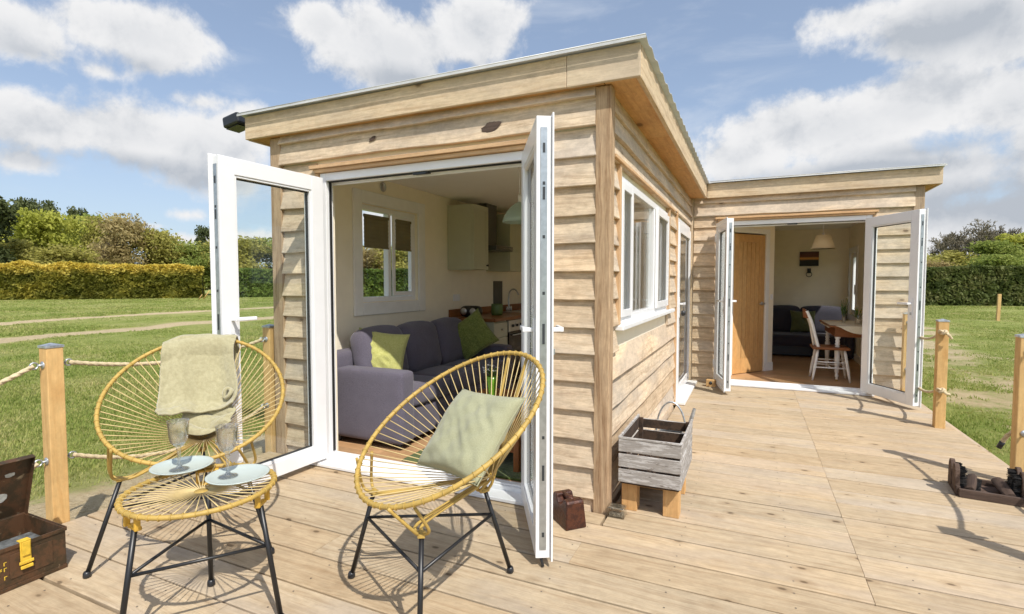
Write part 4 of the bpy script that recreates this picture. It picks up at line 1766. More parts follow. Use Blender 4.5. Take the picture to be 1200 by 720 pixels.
m_.build('centre_ring', M['cane'], tt)
tj = []
for az in (-50, 66, 186):
    a = math.radians(az)
    rd = Vector((math.sin(a), math.cos(a), 0))
    sd_ = Vector((rd.y, -rd.x, 0))
    top = Vector((TX, TY, TZ - .062)) + rd * .225
    ft = Vector((TX, TY, 0)) + rd * (.262 if az < 0 else .295)
    m_ = MB()
    m_.tube([ft + Vector((0, 0, .012)), top], .0095, 12)
    lg = m_.build('leg', M['black'], tt)
    m_ = MB()
    m_.lathe([(0, 0), (.013, 0), (.016, .006), (.015, .02), (.011, .028), (0, .028)], ft, 14)
    m_.build('foot_cap', M['black_plastic'], lg)
    tj.append(ft.lerp(top, .30 / .458))
    # flat U bracket under the rim
    m_ = MB()
    R = Matrix((sd_, rd, Vector((0, 0, 1)))).transposed()
    m_.box(top + Vector((0, 0, .004)), (.064, .020, .014), R=R)
    m_.box(top + sd_ * .036 + rd * .008 + Vector((0, 0, .028)), (.012, .020, .052), R=R)
    m_.box(top - sd_ * .036 + rd * .008 + Vector((0, 0, .028)), (.012, .020, .052), R=R)
    m_.box(top + rd * .012 + Vector((0, 0, .052)), (.084, .020, .009), R=R)
    m_.build('bracket', M['bracket'], tt, bevel=.004)
for i in range(3):
    m_ = MB()
    m_.tube([tj[i], tj[(i + 1) % 3]], .0062, 10)
    m_.build('brace', M['black'], tt)

for (px, py, lab, gx, gy, gl) in ((-2.115, 1.355, 'pale blue-grey plate on the left half of the string table', -2.098, 1.332, 'empty stemmed wine glass on the left plate'),
                                  (-1.815, 1.38, 'pale blue-grey plate on the right half of the string table', -1.85, 1.363, 'empty stemmed wine glass on the right plate, nearer the camera')):
    z = TZ + .0135
    m_ = MB()
    m_.lathe([(0, .001), (.05, .001), (.062, 0), (.075, .003), (.100, .010), (.112, .016), (.1135, .0185), (.110, .0195), (.098, .0145), (.074, .0085), (0, .007)], (px, py, z), 48)
    o = m_.build('plate', M['plate'])
    tag(o, lab, 'plate', 'plates on the string table')
    m_ = MB()
    zz = z + .0085
    pr = [(0, .0), (.034, .0), (.036, .002), (.030, .005), (.012, .010), (.0065, .020), (.0055, .045), (.0070, .075), (.010, .082), (.0075, .088), (.010, .094), (.022, .104), (.030, .118), (.0345, .14), (.037, .17), (.0395, .198), (.0405, .2005), (.0388, .199), (.0358, .17), (.0328, .14), (.028, .119), (.018, .107), (.004, .102), (0, .102)]
    nseg = 40
    vs, fs = [], []
    for (r_, z_) in pr:
        for k in range(nseg):
            a = 2 * PI * k / nseg
            fac = 1.0
            if .104 < z_ < .16:
                fac = 1 + .035 * abs(math.cos(5 * a))
            vs.append((gx + r_ * math.cos(a) * fac, gy + r_ * math.sin(a) * fac, zz + z_))
    for i in range(len(pr) - 1):
        for k in range(nseg):
            fs.append((i * nseg + k, i * nseg + (k + 1) % nseg, (i + 1) * nseg + (k + 1) % nseg, (i + 1) * nseg + k))
    m_.add(vs, fs, smooth=True)
    o = m_.build('wine_glass', M['vessel'])
    tag(o, gl, 'wine glass', 'wine glasses on the string table')

# ------------------------------------------------------------------ open metal box on the left
bx_ = thing('metal_box', 'open worn olive metal box with a yellow latch at the left edge of the deck', 'metal box', (-3.0, .95, 0))
B0, B1, BY0, BY1, BH = -3.185, -2.825, .52, 1.268, .185
m_ = MB()
t_ = .006
m_.bx(B1 - t_, B1, BY0, BY1, .012, BH)
m_.bx(B0, B0 + t_, BY0, BY1, .012, BH)
m_.bx(B0 + t_, B1 - t_, BY0, BY0 + t_, .012, BH)
m_.bx(B0 + t_, B1 - t_, BY1 - t_, BY1, .012, BH)
m_.bx(B0 + t_, B1 - t_, BY0 + t_, BY1 - t_, .012, .018)
m_.bx(B1 + .0005, B1 + .006, BY0 - .004, BY1 + .004, BH - .014, BH + .003)
m_.bx(B0 - .006, B0 - .0005, BY0 - .004, BY1 + .004, BH - .014, BH + .003)
m_.bx(B0, B1, BY1 + .0005, BY1 + .006, BH - .014, BH + .003)
m_.bx(B1 + .0005, B1 + .005, BY0, BY1 + .001, .0, .018)
# pressed panels
m_.bx(B1 + .0005, B1 + .004, BY1 - .20, BY1 - .05, .045, .15)
m_.bx(B1 + .0005, B1 + .004, BY0 + .05, BY0 + .22, .045, .15)
m_.bx(B0 + .08, B1 - .08, BY1 + .0005, BY1 + .004, .045, .15)
m_.build('body', M['ammo'], bx_, bevel=.0025)
m_ = MB()
la = math.radians(72)
ldir = Vector((math.cos(la), 0, math.sin(la)))
ln = Vector((-math.sin(la), 0, math.cos(la)))
hp = Vector((B0 - .004, (BY0 + BY1) / 2, BH + .004))
R = Matrix((ldir, Vector((0, 1, 0)), -ln)).transposed()
m_.box(hp + ldir * .155, (.31, BY1 - BY0 + .01, .005), R=R)
m_.box(hp + ldir * .309 - ln * .012, (.005, BY1 - BY0 + .01, .028), R=R)
m_.box(hp + ldir * .155 + Vector((0, (BY1 - BY0) / 2 + .003, 0)) - ln * .012, (.31, .005, .028), R=R)
m_.box(hp + ldir * .155 - Vector((0, (BY1 - BY0) / 2 + .003, 0)) - ln * .012, (.31, .005, .028), R=R)
m_.build('lid', M['ammo'], bx_, bevel=.0015)
m_ = MB()
for (dy, dz, ry, rz) in ((.27, .115, .03, .024), (.21, .235, .026, .03), (.30, .23, .018, .012)):
    n = 20
    vs = [hp + ldir * dz + Vector((0, dy, 0)) - ln * .0036]
    for k in range(n):
        a = 2 * PI * k / n
        rr_ = 1 + .35 * mnoise.noise(Vector((math.cos(a) * 1.6, math.sin(a) * 1.6, dz * 30)))
        vs.append(hp + ldir * (dz + rz * math.sin(a) * rr_) + Vector((0, dy + ry * math.cos(a) * rr_, 0)) - ln * .0036)
    m_.add(vs, [(0, 1 + k, 1 + (k + 1) % n) for k in range(n)])
m_.build('paint_patch', plain('flaking_white', lin(190, 190, 182), .8, var=.15, vs=60), bx_)
m_ = MB()
ly = 1.12
m_.bx(B1 + .007, B1 + .011, ly - .019, ly + .019, .09, .195)
m_.bx(B1 + .012, B1 + .018, ly - .014, ly + .014, .13, .19)
m_.bx(B1 + .011, B1 + .017, ly - .025, ly + .025, .095, .108)
m_.bx(B1 + .011, B1 + .020, ly - .021, ly + .021, .075, .088)
m_.bx(B1 - .02, B1 + .012, ly - .019, ly + .019, .1895, .195)
m_.build('latch', M['yellow'], bx_, bevel=.002)
# stencilled yellow lettering, mostly worn away
for (yy_, zz_, s_) in ((.985, .112, .022), (.985, .052, .022)):
    m_ = MB()
    for k in range(5):
        for r_ in range(2 if zz_ > .1 else 1):
            if (k + r_) % 4 == 3:
                continue
            y_ = yy_ + .016 * k
            z_ = zz_ - r_ * .024
            m_.bx(B1 + .0005, B1 + .0012, y_, y_ + .003, z_, z_ + .015)
            m_.bx(B1 + .0005, B1 + .0012, y_ + .0032, y_ + .010, z_ + .012, z_ + .015)
            if k % 2:
                m_.bx(B1 + .0005, B1 + .0012, y_ + .0032, y_ + .010, z_ + .006, z_ + .009)
    m_.build('stencil', M['yellow'], bx_)
m_ = MB()
m_.bx(B0 + .10, B1 - .03, BY1 - .16, BY1 - .02, .018, .125)
o = m_.build('tin', plain('dull_tin', (.16, .17, .17, 1), .5, metal=.3, var=.4, vs=40), bevel=.01)
tag(o, 'dark tin lying inside the open metal box', 'tin')
m_ = MB()
m_.lathe([(0, 0), (.03, .005), (.042, .03), (.03, .055), (0, .062)], (-2.90, .93, .12), 20)
m_.bx(-2.95, -2.85, .88, .98, .018, .12)
o = m_.build('wooden_peg', M['block'], bevel=.004)
tag(o, 'pale wooden piece inside the open metal box behind the latch', 'wooden piece')

# ------------------------------------------------------------------ iron weight
m_ = MB()
fdir = Vector((.72, -.69, 0))
sdr = Vector((.69, .72, 0))
cw = Vector((-.885, 2.655, 0))
R = Matrix((fdir, sdr, Vector((0, 0, 1)))).transposed()
# profile along sdr/up: a block with sloping sides and a hand grip cut in the top
prof = [(-.098, 0), (.098, 0), (.085, .135), (.078, .148), (.040, .150), (.033, .128), (.012, .112), (-.016, .112), (-.036, .128), (-.042, .150), (-.078, .148), (-.085, .135)]
vs, gs = [], []
for s_, k in ((-1, 1.0), (1, 1.0)):
    for (x, z) in prof:
        vs.append(cw + Vector((sdr.y, -sdr.x, 0)) * (x * (1 if z < .1 else .98)) * 1.0 * 0 + R @ Vector((x * 1.0, s_ * (.062 - .012 * z / .15), z)))
n = len(prof)
fs = [tuple(range(n)), tuple(reversed(range(n, 2 * n)))] + [(k, n + k, n + (k + 1) % n, (k + 1) % n) for k in range(n)]
m_.add(vs, fs)
wt = thing('iron_weight', 'rusty brown cast iron weight standing by the corner post', 'weight', tuple(cw))
m_.build('body', M['rust'], wt, bevel=.008, segs=3)
m_ = MB()
m_.tube([cw + R @ Vector((-.055, 0, .138)), cw + R @ Vector((.055, 0, .138))], .014, 14)
m_.build('grip_bar', M['rust'], wt)

# small glass box
gb = thing('glass_box', 'little clear glass block at the foot of the corner post', 'glass block', (-.66, 2.835, 0))
m_ = MB()
m_.bx(-.708, -.612, 2.80, 2.87, .002, .060)
m_.build('shell', M['vessel'], gb, bevel=.006)
m_ = MB()
m_.bx(-.698, -.622, 2.808, 2.862, .006, .026)
m_.bx(-.700, -.620, 2.806, 2.864, .050, .056)
m_.build('core', patchy('crazed_glass', lin(150, 142, 124), lin(90, 84, 72), lin(200, 196, 182), 60, .25), gb, bevel=.003)

# ------------------------------------------------------------------ slatted crate on two blocks
cr = thing('wooden_crate', 'whitewashed slatted crate raised on two timber blocks beside the cabin wall', 'crate', (-.49, 3.15, 0))
KX0, KX1, KY0, KY1, KZ0, KZ1 = -.665, -.325, 2.88, 3.44, .172, .425
hh = .074
for r_ in range(3):
    z0 = KZ0 + .008 + r_ * .0865
    m_ = MB()
    m_.bx(KX0, KX1, KY0, KY0 + .012, z0, z0 + hh, grain=0)
    m_.build('slat', M['limewash'], cr, bevel=.003)
    m_ = MB()
    m_.bx(KX1 - .0115, KX1 + .0005, KY0 + .0125, KY1, z0 + .002, z0 + hh, grain=1)
    m_.build('slat', M['limewash'], cr, bevel=.003)
    m_ = MB()
    m_.bx(KX0 - .0005, KX0 + .0115, KY0 + .0125, KY1, z0 + .001, z0 + hh - .002, grain=1)
    m_.build('slat', M['limewash'], cr, bevel=.003)
    m_ = MB()
    m_.bx(KX0 + .012, KX1 - .012, KY1 - .012, KY1, z0, z0 + (hh if r_ < 2 else .06), grain=0)
    m_.build('slat', M['limewash'], cr, bevel=.003)
m_ = MB()
for x in (KX0 + .0125, KX1 - .0375):
    for y in (KY0 + .0128, KY1 - .0375):
        m_.bx(x, x + .024, y, y + .024, KZ0 + .006, KZ1 - .004, grain=2)
m_.bx(KX0 + .0125, KX1 - .0125, KY0 + .0126, KY1 - .0126, KZ0 - .004, KZ0 + .005, grain=1)
m_.build('corner_batten', M['cratein'], cr, bevel=.002)
for r_ in range(3):
    z0 = KZ0 + .010 + r_ * .0865
    for (a_, b_, c_, d_) in ((KX0 + .0127, KX1 - .0127, KY0 + .0122, KY0 + .0126), (KX0 + .0127, KX1 - .0127, KY1 - .0126, KY1 - .0122),
                             (KX0 + .0117, KX0 + .0123, KY0 + .013, KY1 - .013), (KX1 - .0123, KX1 - .0117, KY0 + .013, KY1 - .013)):
        m_ = MB()
        m_.bx(a_, b_, c_, d_, z0, z0 + hh - .004 if (r_ < 2 or c_ < 3.3) else z0 + .055, grain=0 if b_ - a_ > .1 else 1)
        m_.build('inner_face', M['cratein'], cr)
m_ = MB()
for x in (KX0 + .05, KX1 - .05):
    pass
m_.bx(KX0 - .002, KX1 + .002, KY0 - .003, KY0 + .010, KZ1 + .001, KZ1 + .012)
m_.bx(KX0 - .003, KX0 + .010, KY0 + .0105, KY1, KZ1 + .001, KZ1 + .012)
m_.bx(KX1 - .010, KX1 + .003, KY0 + .0105, KY1, KZ1 + .001, KZ1 + .012)
m_.build('top_rail', M['limewash'], cr, bevel=.002)
m_ = MB()
rs = random.Random(5)
for k in range(26):
    x0, y0 = rs.uniform(KX0 + .03, KX1 - .03), rs.uniform(KY0 + .03, KY1 - .05)
    a = rs.uniform(0, 2 * PI)
    L = rs.uniform(.05, .11)
    pts = [Vector((x0, y0, KZ0 + .02 + rs.uniform(0, .10))), Vector((x0 + math.cos(a) * L * .5, y0 + math.sin(a) * L * .5, KZ0 + .05 + rs.uniform(0, .10))), Vector((x0 + math.cos(a) * L, y0 + math.sin(a) * L, KZ0 + .03 + rs.uniform(0, .06)))]
    pts = [Vector((min(max(p.x, KX0 + .02), KX1 - .02), min(max(p.y, KY0 + .02), KY1 - .02), p.z)) for p in pts]
    m_.tube(bez(pts, 5), .004, 5)
o = m_.build('twigs', M['log'])
tag(o, 'loose dry twigs lying inside the whitewashed crate', 'twigs', kind='stuff')
for (x, lab) in ((-.615, 'left upright timber block under the crate'), (-.385, 'right upright timber block under the crate')):
    m_ = MB()
    m_.bx(x - .043, x + .043, 2.94, 3.03, .0, .166, grain=2)
    o = m_.build('timber_block', M['block'], bevel=.003)
    tag(o, lab, 'block', 'blocks under the crate')
m_ = MB()
m_.bx(-.64, -.35, 3.30, 3.36, 0, .166)
o = m_.build('timber_block', M['block'], bevel=.003)
tag(o, 'long rear timber block under the crate', 'block', 'blocks under the crate')

# watering can behind the crate
wc = thing('watering_can', 'galvanised watering can standing behind the slatted crate', 'watering can', (-.47, 3.72, 0))
m_ = MB()
WC = Vector((-.485, 3.66, 0))
m_.lathe([(0, 0), (.105, 0), (.107, .01), (.104, .02), (.104, .25), (.108, .255), (.108, .262), (.075, .285), (.072, .283), (.10, .255), (.10, .02), (0, .015)], WC, 32)
m_.build('body', M['galv'], wc)
m_ = MB()
m_.tube([WC + Vector((.085, 0, .06)), WC + Vector((.11, 0, .30)), WC + Vector((.15, .0, .455))], [.022, .016, .011], 14, caps=False)
m_.tube([WC + Vector((.09, 0, .25)), WC + Vector((.112, 0, .31))], .004, 6)
m_.build('spout', M['galv'], wc)
m_ = MB()
m_.tube(arc(WC + Vector((0, 0, .27)), 1.0, 0, PI, 26, (.098, 0, 0), (0, 0, .215)), .0065, 8)
m_.build('handle', M['galv'], wc)

# ------------------------------------------------------------------ boot brush on the right
bb = thing('boot_brush', 'dark wooden boot brush with bristles on the deck by the right post', 'boot brush', (1.32, 4.02, 0))
p0, p1 = Vector((1.165, 3.965, 0)), Vector((1.455, 3.935, 0))
bd = (p1 - p0).normalized()
bw = Vector((-bd.y, bd.x, 0))
R = Matrix((bd, bw, Vector((0, 0, 1)))).transposed()


def bl2(mb, a, w_, z, s):
    mb.box(p0 + bd * a + bw * w_ + Vector((0, 0, z)), s, R=R)


m_ = MB()
bl2(m_, .15, .0, .026, (.30, .022, .05))
bl2(m_, .15, .26, .026, (.30, .022, .05))
bl2(m_, .0, .13, .030, (.022, .24, .058))
bl2(m_, .30, .13, .030, (.022, .24, .058))
bl2(m_, .15, .13, .012, (.27, .235, .012))
m_.build('base_frame', M['log'], bb, bevel=.003)
for k, (a, w_) in enumerate(((-.005, .17), (-.002, .07), (.305, .17), (.302, .07))):
    # rounded paddle brush standing at each end
    m_ = MB()
    pts = [(-.038, .03), (-.042, .10), (-.036, .15), (-.020, .178), (0, .186), (.020, .178), (.036, .15), (.042, .10), (.038, .03)]
    vs = []
    for s_ in (-1, 1):
        for (x, z) in pts:
            vs.append(p0 + bd * (a + s_ * .012) + bw * (w_ + x) + Vector((0, 0, z)))
    n = len(pts)
    fs = [tuple(range(n)), tuple(reversed(range(n, 2 * n)))] + [(k2, n + k2, n + (k2 + 1) % n, (k2 + 1) % n) for k2 in range(n)]
    m_.add(vs, fs)
    pd = m_.build('end_brush', M['log'], bb, bevel=.003)
    m_ = MB()
    inw = 1 if a < .1 else -1
    rs = random.Random(k)
    for q in range(170):
        x, z = rs.uniform(-.034, .034), rs.uniform(.05, .165)
        if (x / .036) ** 2 + max(0, (z - .13) / .045) ** 2 > 1:
            continue
        b0_ = p0 + bd * (a + inw * .012) + bw * (w_ + x) + Vector((0, 0, z))
        m_.bar(b0_, b0_ + bd * inw * .032 + Vector((rs.uniform(-.004, .004), rs.uniform(-.004, .004), rs.uniform(-.006, .004))), .0025, .0025)
    m_.build('bristles', M['bristle'], pd)
for k, (a, ang) in enumerate(((.075, .5), (.225, -.35))):
    m_ = MB()
    c_ = p0 + bd * a + bw * .10 + Vector((0, 0, .060))
    ax_ = (bw * math.cos(ang * .4) + bd * math.sin(ang) * .5 + Vector((0, 0, .25))).normalized()
    m_.tube([c_ - ax_ * .085, c_ - ax_ * .03, c_ + ax_ * .03, c_ + ax_ * .085], [.026, .031, .031, .026], 12, prof=lambda t: 1 + .12 * math.sin(3 * t))
    m_.build('brush_back', M['log'], bb, bevel=.002)
    m_ = MB()
    rs = random.Random(k + 9)
    for q in range(260):
        s_ = rs.uniform(-.08, .08)
        an = rs.uniform(-.9, .9) + PI / 2 * (1 if k else 1)
        sd2 = ax_.orthogonal().normalized()
        up2 = ax_.cross(sd2)
        dr = (sd2 * math.cos(an) + up2 * math.sin(an))
        b0_ = c_ + ax_ * s_ + dr * .024
        m_.bar(b0_, b0_ + dr * .024, .0026, .0026)
    m_.build('bristles', M['bristle'], bb)

# block holding the far left leaf
m_ = MB()
m_.bx(-.50, -.39, 6.90, 6.98, 0.0, .085)
db2 = m_.build('door_block', M['block'], bevel=.004)
tag(db2, 'small pale wooden door block beside the far left glazed door', 'door stop')
m_ = MB()
eye(m_, (-.445, 6.899, .05), (0, -1, 0))
m_.build('hook_eye', M['black_plastic'], db2)
m_ = MB()
m_.bx(-.385, -.33, 6.93, 6.98, .02, .045)
m_.build('catch', M['black_plastic'], db2, bevel=.003)


# ------------------------------------------------------------------ near room
def soft_box(mb, x0, x1, y0, y1, z0, z1, r=.04, puff=.0, seed=0, n=12):
    """a padded block with rounded edges and slightly swollen faces"""
    cx_, cy_, cz_ = (x0 + x1) / 2, (y0 + y1) / 2, (z0 + z1) / 2
    hx, hy, hz = (x1 - x0) / 2, (y1 - y0) / 2, (z1 - z0) / 2

    def P(a, b, c):
        v = Vector((a, b, c))
        core = Vector((max(-hx + r, min(hx - r, v.x)), max(-hy + r, min(hy - r, v.y)), max(-hz + r, min(hz - r, v.z))))
        d = v - core
        if d.length > 1e-9:
            d = d.normalized() * r
        p = core + d
        ux, uy, uz = p.x / hx, p.y / hy, p.z / hz
        w = mnoise.noise(p * 6 + Vector((seed, 0, 0))) * .35 + 1
        if abs(a) == hx or True:
            p.x += math.copysign(puff * (1 - uy * uy) * (1 - uz * uz) * w, ux) * abs(ux) ** 4
            p.y += math.copysign(puff * (1 - ux * ux) * (1 - uz * uz) * w, uy) * abs(uy) ** 4
            p.z += math.copysign(puff * (1 - ux * ux) * (1 - uy * uy) * w, uz) * abs(uz) ** 4
        return p + Vector((cx_, cy_, cz_))
    for ax in range(3):
        for s in (-1, 1):
            h = [hx, hy, hz]

            def fn(u, v, ax=ax, s=s):
                q = [0, 0, 0]
                q[ax] = s * h[ax]
                a1_, a2_ = (ax + 1) % 3, (ax + 2) % 3
                # denser near the edges so the rounding is smooth
                f_ = lambda t: math.sin((t - .5) * PI)
                q[a1_] = f_(u) * h[a1_]
                q[a2_] = f_(v) * h[a2_]
                return P(*q)
            mb.grid(fn, n, n, flip=(s < 0))


sf = thing('sofa', 'grey-violet three seat sofa along the left wall of the near room', 'sofa', (-2.7, 4.2, .022))
F0 = .022
m_ = MB()
soft_box(m_, -3.08, -2.36, 3.165, 3.335, F0 + .05, F0 + .60, .03, .006)
m_.build('arm', M['sofa'], sf, weld=True)
m_ = MB()
soft_box(m_, -3.08, -2.36, 5.00, 5.17, F0 + .05, F0 + .60, .03, .006)
m_.build('arm', M['sofa'], sf, weld=True)
m_ = MB()
soft_box(m_, -3.16, -2.98, 3.17, 5.165, F0 + .05, F0 + .72, .04, .0)
soft_box(m_, -2.97, -2.39, 3.34, 4.995, F0 + .05, F0 + .30, .02, .0)
m_.build('base', M['sofa'], sf, weld=True)
for k in range(3):
    ya, yb = 3.34 + k * .552, 3.34 + (k + 1) * .552
    m_ = MB()
    soft_box(m_, -2.97, -2.37, ya + .003, yb - .003, F0 + .30, F0 + .45, .035, .018, k)
    m_.build('seat_cushion', M['sofa'], sf, weld=True)
    m_ = MB()
    soft_box(m_, -.10, .10, -(yb - ya) / 2 + .004, (yb - ya) / 2 - .004, -.225, .225, .075, .03, k + 5)
    Rr = Matrix.Rotation(math.radians(-12), 4, 'Y')
    Tt = Matrix.Translation((-2.915, (ya + yb) / 2, F0 + .655))
    m_.v = [tuple((Tt @ Rr) @ Vector(p)) for p in m_.v]
    m_.build('back_cushion', M['sofa'], sf, weld=True)
for (x, y) in ((-2.42, 3.22), (-2.42, 5.11), (-3.02, 3.22), (-3.02, 5.11)):
    m_ = MB()
    m_.lathe([(0, 0), (.02, 0), (.025, .055), (0, .055)], (x, y, F0), 12)
    m_.build('leg', M['black_plastic'], sf)
cushion('cushion', 'pale lime textured cushion leaning on the near arm of the grey sofa', 'cushion', (-2.80, 3.475, .70), (.55, .35, -.10), (-.10, .25, 1), .42, .40, .13, M['lime'], 8)
cushion('cushion', 'darker green knitted cushion at the far end of the grey sofa', 'cushion', (-2.70, 4.86, .74), (.72, .40, .55), (-.55, .0, .80), .42, .42, .13, M['green_knit'], 12)

# coffee table with vase
ctb = thing('coffee_table', 'low brown wooden coffee table between the sofa and the doors', 'coffee table', (-1.62, 3.42, .022))
m_ = MB()
m_.bx(-1.92, -1.38, 3.12, 3.72, .43, .455)
m_.build('top', M['table_wood'], ctb, bevel=.004)
m_ = MB()
m_.bx(-1.88, -1.42, 3.16, 3.68, .15, .165)
m_.build('shelf', M['table_wood'], ctb, bevel=.003)
for x in (-1.89, -1.41):
    for y in (3.15, 3.69):
        m_ = MB()
        m_.bx(x - .02, x + .02, y - .02, y + .02, .022, .429, grain=2)
        m_.build('leg', M['table_wood'], ctb, bevel=.003)
va = thing('flower_vase', 'lime green glazed vase of white flowers on the coffee table', 'vase', (-1.615, 3.19, .455))
m_ = MB()
VC = Vector((-1.615, 3.19, .455))
m_.lathe([(0, 0), (.065, 0), (.07, .012), (.055, .022), (.03, .028), (.024, .04), (.026, .08), (.034, .15), (.04, .20), (.036, .20), (.03, .15), (.02, .06), (0, .05)], VC, 28)
m_.build('vase', M['green_glaze'], va)


def flowers(parent, c, n, spread, h0, h1, mats, seed, rad=.018):
    rs = random.Random(seed)
    st = MB()
    heads = {}
    for k in range(n):
        a = rs.uniform(0, 2 * PI)
        r_ = rs.uniform(.2, 1) * spread
        tip = Vector(c) + Vector((math.cos(a) * r_, math.sin(a) * r_, rs.uniform(h0, h1)))
        st.tube(bez([Vector(c) + Vector((0, 0, .02)), Vector(c).lerp(tip, .5) + Vector((0, 0, .02)), tip], 4), .0018, 5)
        mt = rs.choice(mats)
        if mt not in heads:
            heads[mt] = MB()
        for q in range(6):
            b_ = q * PI / 3 + rs.random()
            d_ = Vector((math.cos(b_), math.sin(b_), rs.uniform(-.2, .6))).normalized()
            s_ = d_.cross(Vector((0, 0, 1))).normalized()
            e_ = tip + d_ * rad
            heads[mt].add([tip, tip + d_ * rad * .5 + s_ * rad * .35, e_ + Vector((0, 0, -.002)), tip + d_ * rad * .5 - s_ * rad * .35], [(0, 1, 2, 3)])
    for q in range(n):
        a = rs.uniform(0, 2 * PI)
        b0_ = Vector(c) + Vector((0, 0, .03))
        e_ = b0_ + Vector((math.cos(a) * spread * .9, math.sin(a) * spread * .9, rs.uniform(.0, h1 * .7)))
        s_ = Vector((-math.sin(a), math.cos(a), 0)) * .008
        mid = b0_.lerp(e_, .6) + Vector((0, 0, .015))
        st.add([b0_, mid + s_, e_, mid - s_], [(0, 1, 2, 3)])
    st.build('stems', M['stem'], parent)
    for mt, mb in heads.items():
        mb.build('blooms', M[mt], parent)


flowers(va, VC + Vector((0, 0, .17)), 12, .06, .04, .11, ['petal'], 3)
# rug
m_ = MB()
m_.grid(lambda u, v: (-2.25 + 1.15 * u, 3.02 + 1.45 * v, .034 + .004 * mnoise.noise(Vector((u * 20, v * 24, 0)))), 60, 70)
m_.tube([(-2.25, 3.02, .028), (-1.10, 3.02, .028), (-1.10, 4.47, .028), (-2.25, 4.47, .028)], .008, 6, closed=True)
o = m_.build('rug', M['rug'])
tag(o, 'dark green shaggy rug on the near room floor by the doors', 'rug')

# kitchen along the left wall
ku = thing('kitchen_base_unit', 'sage kitchen base cabinets with a wooden worktop beyond the sofa', 'kitchen unit', (-2.9, 6.2, .022))
for (ya, yb) in ((5.236, 5.58), (6.20, 7.28)):
    m_ = MB()
    m_.bx(-3.197, -2.64, ya, yb, .12, .855)
    m_.bx(-3.16, -2.70, ya + .004, yb - .004, .022, .121)
    if ya < 6:
        m_.bx(-3.197, -2.62, 5.215, 5.237, .022, .855)
    m_.build('carcass', M['cabinet'], ku, bevel=.002)
for k in range(4):
    m_ = MB()
    m_.bx(-2.639, -2.620, 5.24, 5.575, .135 + k * .178, .305 + k * .178)
    dr_ = m_.build('drawer', M['cabinet'], ku, bevel=.003)
    m_ = MB()
    m_.lathe([(0, 0), (.008, 0), (.006, .012), (.014, .018), (.012, .026), (0, .028)], (-2.62, 5.41, .225 + k * .178), 14, R=Matrix(((0, 0, 1), (0, 1, 0), (-1, 0, 0))))
    m_.build('knob', M['steel'], dr_)
for y0 in (6.21, 6.75):
    m_ = MB()
    m_.bx(-2.639, -2.620, y0, y0 + .52, .135, .845)
    dr_ = m_.build('cabinet_door', M['cabinet'], ku, bevel=.003)
    m_ = MB()
    m_.lathe([(0, 0), (.008, 0), (.006, .012), (.014, .018), (.012, .026), (0, .028)], (-2.62, y0 + .06, .75), 14, R=Matrix(((0, 0, 1), (0, 1, 0), (-1, 0, 0))))
    m_.build('knob', M['steel'], dr_)
m_ = MB()
m_.bx(-3.197, -2.59, 5.19, 7.29, .858, .895, grain=1)
m_.bx(-3.197, -3.175, 5.19, 7.29, .8955, .985, grain=1)
m_.build('worktop', M['worktop'], ku, bevel=.003)
m_ = MB()
m_.bx(-3.198, -3.19, 6.35, 6.62, .99, 1.32)
m_.build('splash_panel', M['slate'], ku)
m_ = MB()
m_.bx(-3.08, -2.72, 6.35, 6.95, .896, .902)
m_.bx(-3.05, -2.75, 6.38, 6.92, .9025, .904)
sk_ = m_.build('sink', M['steel'], ku, bevel=.002)
m_ = MB()
m_.tube(bez([(-3.09, 6.62, .896), (-3.09, 6.62, 1.10), (-3.06, 6.62, 1.19), (-2.99, 6.62, 1.20), (-2.94, 6.62, 1.13)], 8), .011, 10)
m_.tube([(-3.09, 6.55, .896), (-3.09, 6.55, .97)], .014, 10)
m_.tube([(-3.09, 6.69, .896), (-3.09, 6.69, .97)], .014, 10)
m_.tube([(-3.09, 6.55, .95), (-3.09, 6.69, .95)], .008, 8)
m_.build('tap', M['steel'], sk_)
ov = thing('oven', 'dark built-in oven below the wooden worktop', 'oven', (-2.9, 5.9, .022))
m_ = MB()
m_.bx(-3.15, -2.63, 5.595, 6.185, .10, .852)
m_.build('body', M['hood'], ov, bevel=.003)
m_ = MB()
m_.bx(-2.628, -2.612, 5.60, 6.18, .14, .70)
m_.build('door', M['darkglass'], ov, bevel=.003)
m_ = MB()
m_.bx(-2.628, -2.612, 5.60, 6.18, .715, .845)
pn = m_.build('control_panel', M['steel'], ov, bevel=.003)
for k in range(4):
    m_ = MB()
    m_.lathe([(0, 0), (.018, 0), (.016, .02), (0, .022)], (-2.612, 5.70 + k * .12, .78), 14, R=Matrix(((0, 0, 1), (0, 1, 0), (-1, 0, 0))))
    m_.build('knob', M['keep'], pn)
m_ = MB()
m_.tube([(-2.59, 5.66, .67), (-2.59, 6.12, .67)], .008, 8)
m_.build('handle', M['steel'], ov)


